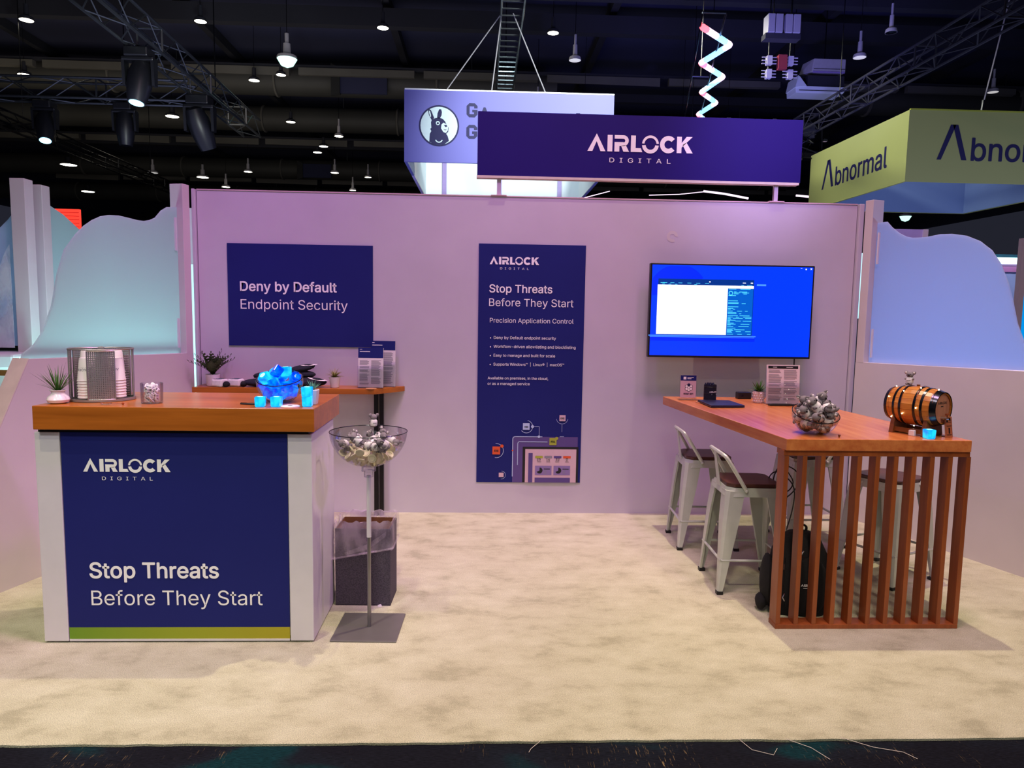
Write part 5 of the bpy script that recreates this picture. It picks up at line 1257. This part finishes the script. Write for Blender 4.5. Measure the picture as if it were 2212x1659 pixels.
# bowl of koalas
t = thing('glass_bowl', 'round glass bowl with slanted dark rim full of koala toys on the bar table', 'bowl', (1.752, 3.690, TT)); cz = slant_bowl(t, .118, 112, 40, 'clear_glass', .05, rim='black_metal')
c = Vector((1.752, 3.690, TT + cz)); pts = pack(20, .037, in_bowl(c, .114, TT + .004), lambda rd: (c.x + rd.uniform(-.05, .05), c.y + rd.uniform(-.05, .05), c.z + rd.uniform(-.03, .10)), seed=12)
rd = random.Random(14)
lay = layered(pts, 3)
for i_, p in enumerate(pts):
    e = Euler((rd.uniform(-1.5, 1.5), rd.uniform(-1.2, 1.2), rd.uniform(-1.2, 1.2))); v = e.to_matrix() @ Vector((0, 0, .048)); koala(p - v, tuple(e), 'grey koala toy, %s of the glass bowl of koalas' % lay[i_], 'koala toys in the glass bowl', 1.25)
t = thing('bowl_bung', 'tiny dark wooden bung standing right of the koala bowl', 'bung', (1.832, 3.585, TT)); MB().lathe([(.004, 0), (.004, .006), (.006, .008), (.006, .014), (.001, .015)], 10).build('plug', 'cradle_wood', t, True)

# oak barrel on a cradle
BA = R(-60); bl, br = .135, .105
t = thing('oak_barrel', 'small oak barrel with dark steel hoops on a wooden cradle', 'barrel', (2.322, 3.735, TT), BA)
MXx = Matrix.Translation((0, 0, .150)) @ Matrix.Rotation(R(90), 4, 'Y'); n = 22
def rad(x): return br * (1 - .20 * (x / bl) ** 2)
for i in range(n):     # staves
    a0, a1 = 2 * math.pi * i / n + .006, 2 * math.pi * (i + 1) / n - .006; q = MB(MXx); vs = []; m_ = 8
    for k in range(m_ + 1):
        x = -bl + 2 * bl * k / m_
        for r_ in (rad(x), rad(x) - .008):
            for a in (a0, a1): vs.append((r_ * math.cos(a), r_ * math.sin(a), x))
    fs = []
    for k in range(m_):
        o = 4 * k; fs += [(o, o + 1, o + 5, o + 4), (o + 2, o + 6, o + 7, o + 3), (o, o + 4, o + 6, o + 2), (o + 1, o + 3, o + 7, o + 5)]
    fs += [(0, 2, 3, 1), (4 * m_, 4 * m_ + 1, 4 * m_ + 3, 4 * m_ + 2)]
    q.add(vs, fs); q.build('stave', 'barrel_oak', t)
for x0, x1 in ((-bl, -bl + .016), (-.082, -.070), (-.046, -.034), (.030, .042), (.064, .076), (bl - .026, bl + .003)):
    q = MB(MXx); q.shell([(rad(x0) - .002, x0), (rad(x0) + .0025, x0), (rad(x1) + .0025, x1), (rad(x1) - .002, x1)], 30); q.build('hoop', 'hoop_steel', t, True)
for s_ in (-1, 1): MB(MXx).lathe([(.001, s_ * (bl - .010) - .003), (rad(bl) - .008, s_ * (bl - .010) - .003), (rad(bl) - .008, s_ * (bl - .010) + .003), (.001, s_ * (bl - .010) + .003)], 26).build('head', 'barrel_head', t)
q = MB(Matrix.Translation((bl - .0065, 0, .150)) @ Matrix.Rotation(R(90), 4, 'Z')); put_logo(q, -.042, .022, .084, 0, False); rectf(q, -.012, .012, .008, .012); q.build('print', 'black_print', t)
q = MB(); q.tube([(bl - .01, 0, .100), (bl + .035, 0, .100)], .008, 10); q.tube([(bl + .022, 0, .104), (bl + .022, 0, .082)], .005, 8); q.build('spigot', 'chrome', t, True); MB().tube([(bl + .022, -.014, .122), (bl + .022, .014, .122)], .005, 8).build('spigot_handle', 'copper', t, True); MB().tube([(bl + .022, 0, .106), (bl + .022, 0, .122)], .003, 6).build('spigot_stem', 'copper', t, True)
for x in (-.085, .085):   # cradle ends with a rounded notch
    pts_ = [(-.085, 0), (.085, 0), (.062, .075)] + [(.060 * math.cos(a) , .108 - .055 * math.sin(a)) for a in [math.pi * k / 8 for k in range(1, 8)]] + [(-.062, .075)]
    pts_ = [(-.090, 0), (.090, 0), (.070, .085), (.058, .072), (.04, .060), (.02, .054), (0, .052), (-.02, .054), (-.04, .060), (-.058, .072), (-.070, .085)]
    MB().prism([(x - .011, a, c) for a, c in pts_], (.022, 0, 0)).build('cradle_end', 'cradle_wood', t, bevel=.002)
for y in (-.062, .062): MB().box(-.075, .075, y - .008, y + .008, .010, .032).build('cradle_rail', 'cradle_wood', t)
MB().lathe([(.007, .150 + br - .004), (.009, .150 + br + .008), (.001, .150 + br + .009)], 10).build('bung', 'cradle_wood', t, True)
# fairy lights wound on the barrel
fl = thing('fairy_lights', 'string of tiny warm white lights wound round the barrel', 'fairy lights', (2.322, 3.735, TT), BA)
path = []
for k in range(141):
    f = k / 140; x = -bl * .96 + 2 * bl * .93 * f; a = f * 2 * math.pi * 3.3 + .9; r_ = rad(x) + .0045; path.append((x, r_ * math.cos(a), .150 + r_ * math.sin(a)))
MB().tube(path, .0008, 4).build('wire', 'copper', fl)
for k in range(4, 140, 8):
    MB().ell(path[k], .0032, 6, 4).build('bulb', 'fairy_white', fl)
MB().box(.02, .05, -.105, -.085, 0, .030).build('battery_box', 'white_laminate', fl, bevel=.003)
koala((2.290, 3.765, TT + .150 + br + .002), (0, 0, R(-50)), 'grey koala toy sitting on top of the barrel', None, .92)
t = thing('plaque', 'small upright wooden plaque leaning by the barrel front', 'plaque', (2.432, 3.615, TT), R(20)); M = Matrix.Rotation(R(-8), 4, 'X')
MB(M).box(-.026, .026, 0, .006, .0, .108).build('panel', 'plaque_wood', t, bevel=.002); q = MB(M)
for z in (.088, .078, .058, .012): rectf(q, -.017, .017, z, z + .003, -.0008)
rectf(q, -.004, .006, .020, .050, -.0008); rectf(q, -.022, -.0212, .006, .102, -.0008); rectf(q, .0212, .022, .006, .102, -.0008); q.build('print', 'black_print', t); MB().box(-.008, .008, .01, .05, 0, .004).build('prop', 'plaque_wood', t)
dup(protos[2], loc=(2.297, 3.575, TT + .0245), rot=(0, 0, .1), label='glowing blue light cube at the foot of the barrel cradle', group='loose light cube on the bar table')
del_unused = [p for k, p in enumerate(protos) if not used[k]]

# ------------------------------------------------------------------ neighbouring stands
def partition(lab, post_loc, post_w, ph, panel, mat, base=None, rz=0):
    t = thing('booth_partition', lab, 'partition', (post_loc[0], post_loc[1], 0), rz)
    MB().box(-post_w / 2, post_w / 2, -.05, .05, 0, ph).build('post', 'wing_paint', t, bevel=.003)
    if panel: MB().prism([(x, y, z) for x, y, z in panel], (0, .012, 0)).build('frosted_panel', mat, t)
    if base: MB().box(*base).build('low_wall', 'white_laminate', t)
    return t
t = partition('neighbouring stand partition at the far left edge: white post, wavy panel, low wall', (-3.235, 5.30), .10, 2.475, [(-.055, 0, 1.31), (-.055, 0, 2.26), (-.10, 0, 2.20), (-.16, 0, 2.14), (-.25, 0, 2.12), (-.40, 0, 2.30), (-.62, 0, 2.42), (-1.1, 0, 2.42), (-1.1, 0, 1.31)], 'frosted_blue', (-1.3, .05, -.06, .06, .0, 1.27))
MB().prism([(-.06, -.07, 1.30), (-.06, -.07, 2.02), (-.10, -.07, 1.95), (-.22, -.07, 1.62), (-.45, -.07, 1.30)], (0, .004, 0)).build('plastic_wrap', 'wrap_film', t)
MB().box(-1.3, .06, -.28, -.06, 1.16, 1.27).build('counter_ledge', 'white_laminate', t, bevel=.02); MB().box(-1.3, .04, -.26, -.06, 1.12, 1.16).build('ledge_edge', 'cradle_wood', t)
t = partition('neighbouring stand partition behind the wavy left panel: grey post and pale cyan panel', (-3.24, 5.52), .085, 2.468, None, 'frosted_cyan', None)
MB(Matrix.Rotation(R(80), 4, 'Z')).prism([(.04, 0, 1.25), (.90, 0, 1.25), (.90, 0, 2.06), (.70, 0, 2.07), (.52, 0, 2.12), (.36, 0, 2.21), (.22, 0, 2.29), (.10, 0, 2.335), (.04, 0, 2.345)], (0, .012, 0)).build('frosted_panel', 'frosted_cyan', t)
MB(Matrix.Rotation(R(80), 4, 'Z')).box(.04, .95, -.05, .05, 0, 1.25).build('low_wall', 'wing_paint', t)
t = thing('backlit_column', 'narrow backlit cyan column showing through the gap left of the back wall', 'light column', (-2.30, 6.05, 0)); MB().box(-.12, .14, 0, .05, .0, 1.95).build('panel', 'cyan_backlit', t); MB().box(-.12, .14, 0, .05, 1.95, 2.4).build('top_panel', 'white_laminate', t)
t = thing('backlit_column', 'narrow backlit white panel showing through the gap right of the back wall', 'light column', (3.12, 6.05, 1.60)); MB().box(-.14, .12, 0, .05, .0, .55).build('panel', 'cyan_backlit', t); MB().box(-.14, .12, 0, .05, -1.6, 0).build('stand', 'black_plastic', t)
t = thing('led_screen', 'red striped screen far behind the left partition posts', 'screen', (-7.35, 12.0, 2.80)); MB().box(0, .90, 0, .06, 0, .31).build('panel', 'red_led', t)
for k in range(5): MB().box(0, .90, -.004, 0, .03 + k * .055, .038 + k * .055).build('dark_line', 'red_led_dark', t)
for x in (.1, .8): MB().box(x, x + .05, .02, .05, -2.80, 0).build('post', 'black_metal', t)
t = thing('hidden_panel', 'lilac panel corner peeping over the dip of the wavy right panel', 'partition', (3.55, 6.30, 0)); MB().box(0, .34, 0, .04, 0, 2.385).build('panel', 'lilac_paint', t); MB().box(.30, .34, -.02, 0, 0, 2.385).build('edge', 'white_laminate', t)
t = thing('arched_panel', 'white arched panel edge peeping over the right end of the back wall', 'partition', (2.25, 6.6, 0))
pts_ = [(.42 * math.cos(math.pi * k / 16), 2.46 + .13 * math.sin(math.pi * k / 16)) for k in range(17)]
MB().prism([(x, 0, z) for x, z in [(.42, 0)] + pts_ + [(-.42, 0)]], (0, .03, 0)).build('panel', 'wall_paint', t)
MB().tube([(x, 0, z) for x, z in pts_], .012, 6).build('edge', 'pinkish_print', t)
# stand glimpsed at the far right
t = thing('stand_backdrop', 'pale blue stand wall with pink band and cyan light strip at the right edge', 'backdrop', (6.0, 9.2, 0))
MB().box(0, 1.6, 0, .06, 0, 2.22).build('wall', 'pale_blue_wall', t); MB().box(0, 1.6, -.02, .06, 2.22, 2.32).build('band', 'pink_band', t); MB().box(0, 1.6, -.05, .06, 2.32, 2.40).build('light_strip', 'cyan_strip', t); MB().box(0, 1.6, -.05, .06, 2.40, 2.44).build('cap', 'teal_fabric', t)
q = MB(); q.flat([(.36, -.004, 2.16), (.47, -.004, 2.2), (.62, -.004, 2.22), (.52, -.004, 2.13), (.44, -.004, 2.14)]); q.build('leaf_graphic', 'pink_band', t)
t = thing('stand_table', 'small white high table glimpsed beyond the wavy right panel', 'table', (6.30, 8.7, 0)); MB().box(-.3, .10, -.25, .25, 1.60, 1.64).build('top', 'white_laminate', t, bevel=.005); MB().box(-.02, .03, -.03, .03, 0, 1.6).build('leg', 'hoop_steel', t); MB().box(-.2, .02, -.02, .02, 1.46, 1.60).build('apron', 'white_laminate', t)
t = thing('tub_chair', 'grey green rounded chair back glimpsed beyond the wavy right panel', 'chair', (6.24, 8.3, 0)); 
MB().ell((0, 0, 1.22), (.17, .20, .25), 16, 10).build('backrest', 'grey_fabric', t, True); MB().box(-.14, .14, -.15, .15, .85, 1.0).build('seat', 'grey_fabric', t, bevel=.03); MB().tube([(0, 0, 0), (0, 0, .86)], .025, 8).build('stem', 'chrome', t, True); MB().lathe([(.001, 0), (.20, 0), (.19, .015), (.02, .03)], 16).build('foot', 'chrome', t, True)
t = thing('stand_post', 'slim grey post at the right edge carrying a bright blue graphic', 'post', (5.605, 7.4, 0)); MB().box(-.03, .03, -.03, .03, 0, 2.45).build('post', 'wing_paint', t); MB().box(.03, .9, -.02, .02, .8, 1.85).build('graphic', 'blue_graphic', t)
# light tubes seen under the header
for lab, P in (('slanting red and white light tube under the left half of the header', [(2.5, 24, 5.1), (3.2, 24, 5.3), (4.1, 24, 5.55)]), ('thin pinkish light tube under the middle of the header', [(5.4, 24, 5.45), (6.4, 24, 5.5), (7.2, 24, 5.6)]),
               ('bright white light tube under the header, right of the middle', [(7.2, 24, 5.62), (7.9, 24, 5.55), (8.7, 24, 5.42)]), ('bright short light tube near the right header post', [(10.3, 24, 5.55), (11.0, 24, 5.5), (11.5, 24, 5.42)])):
    c = Vector(P[1]); t = thing('light_tube', lab, 'light', tuple(c), 0, 'light tubes seen under the header'); MB().tube([Vector(p) - c for p in P], P and (.035 if 'bright' in lab else .014), 6).build('tube', 'tube_pink', t, True); MB().tube([(0, 0, 0), (0, 0, 10.6 - c.z)], .006, 4).build('cable', 'black_metal', t)
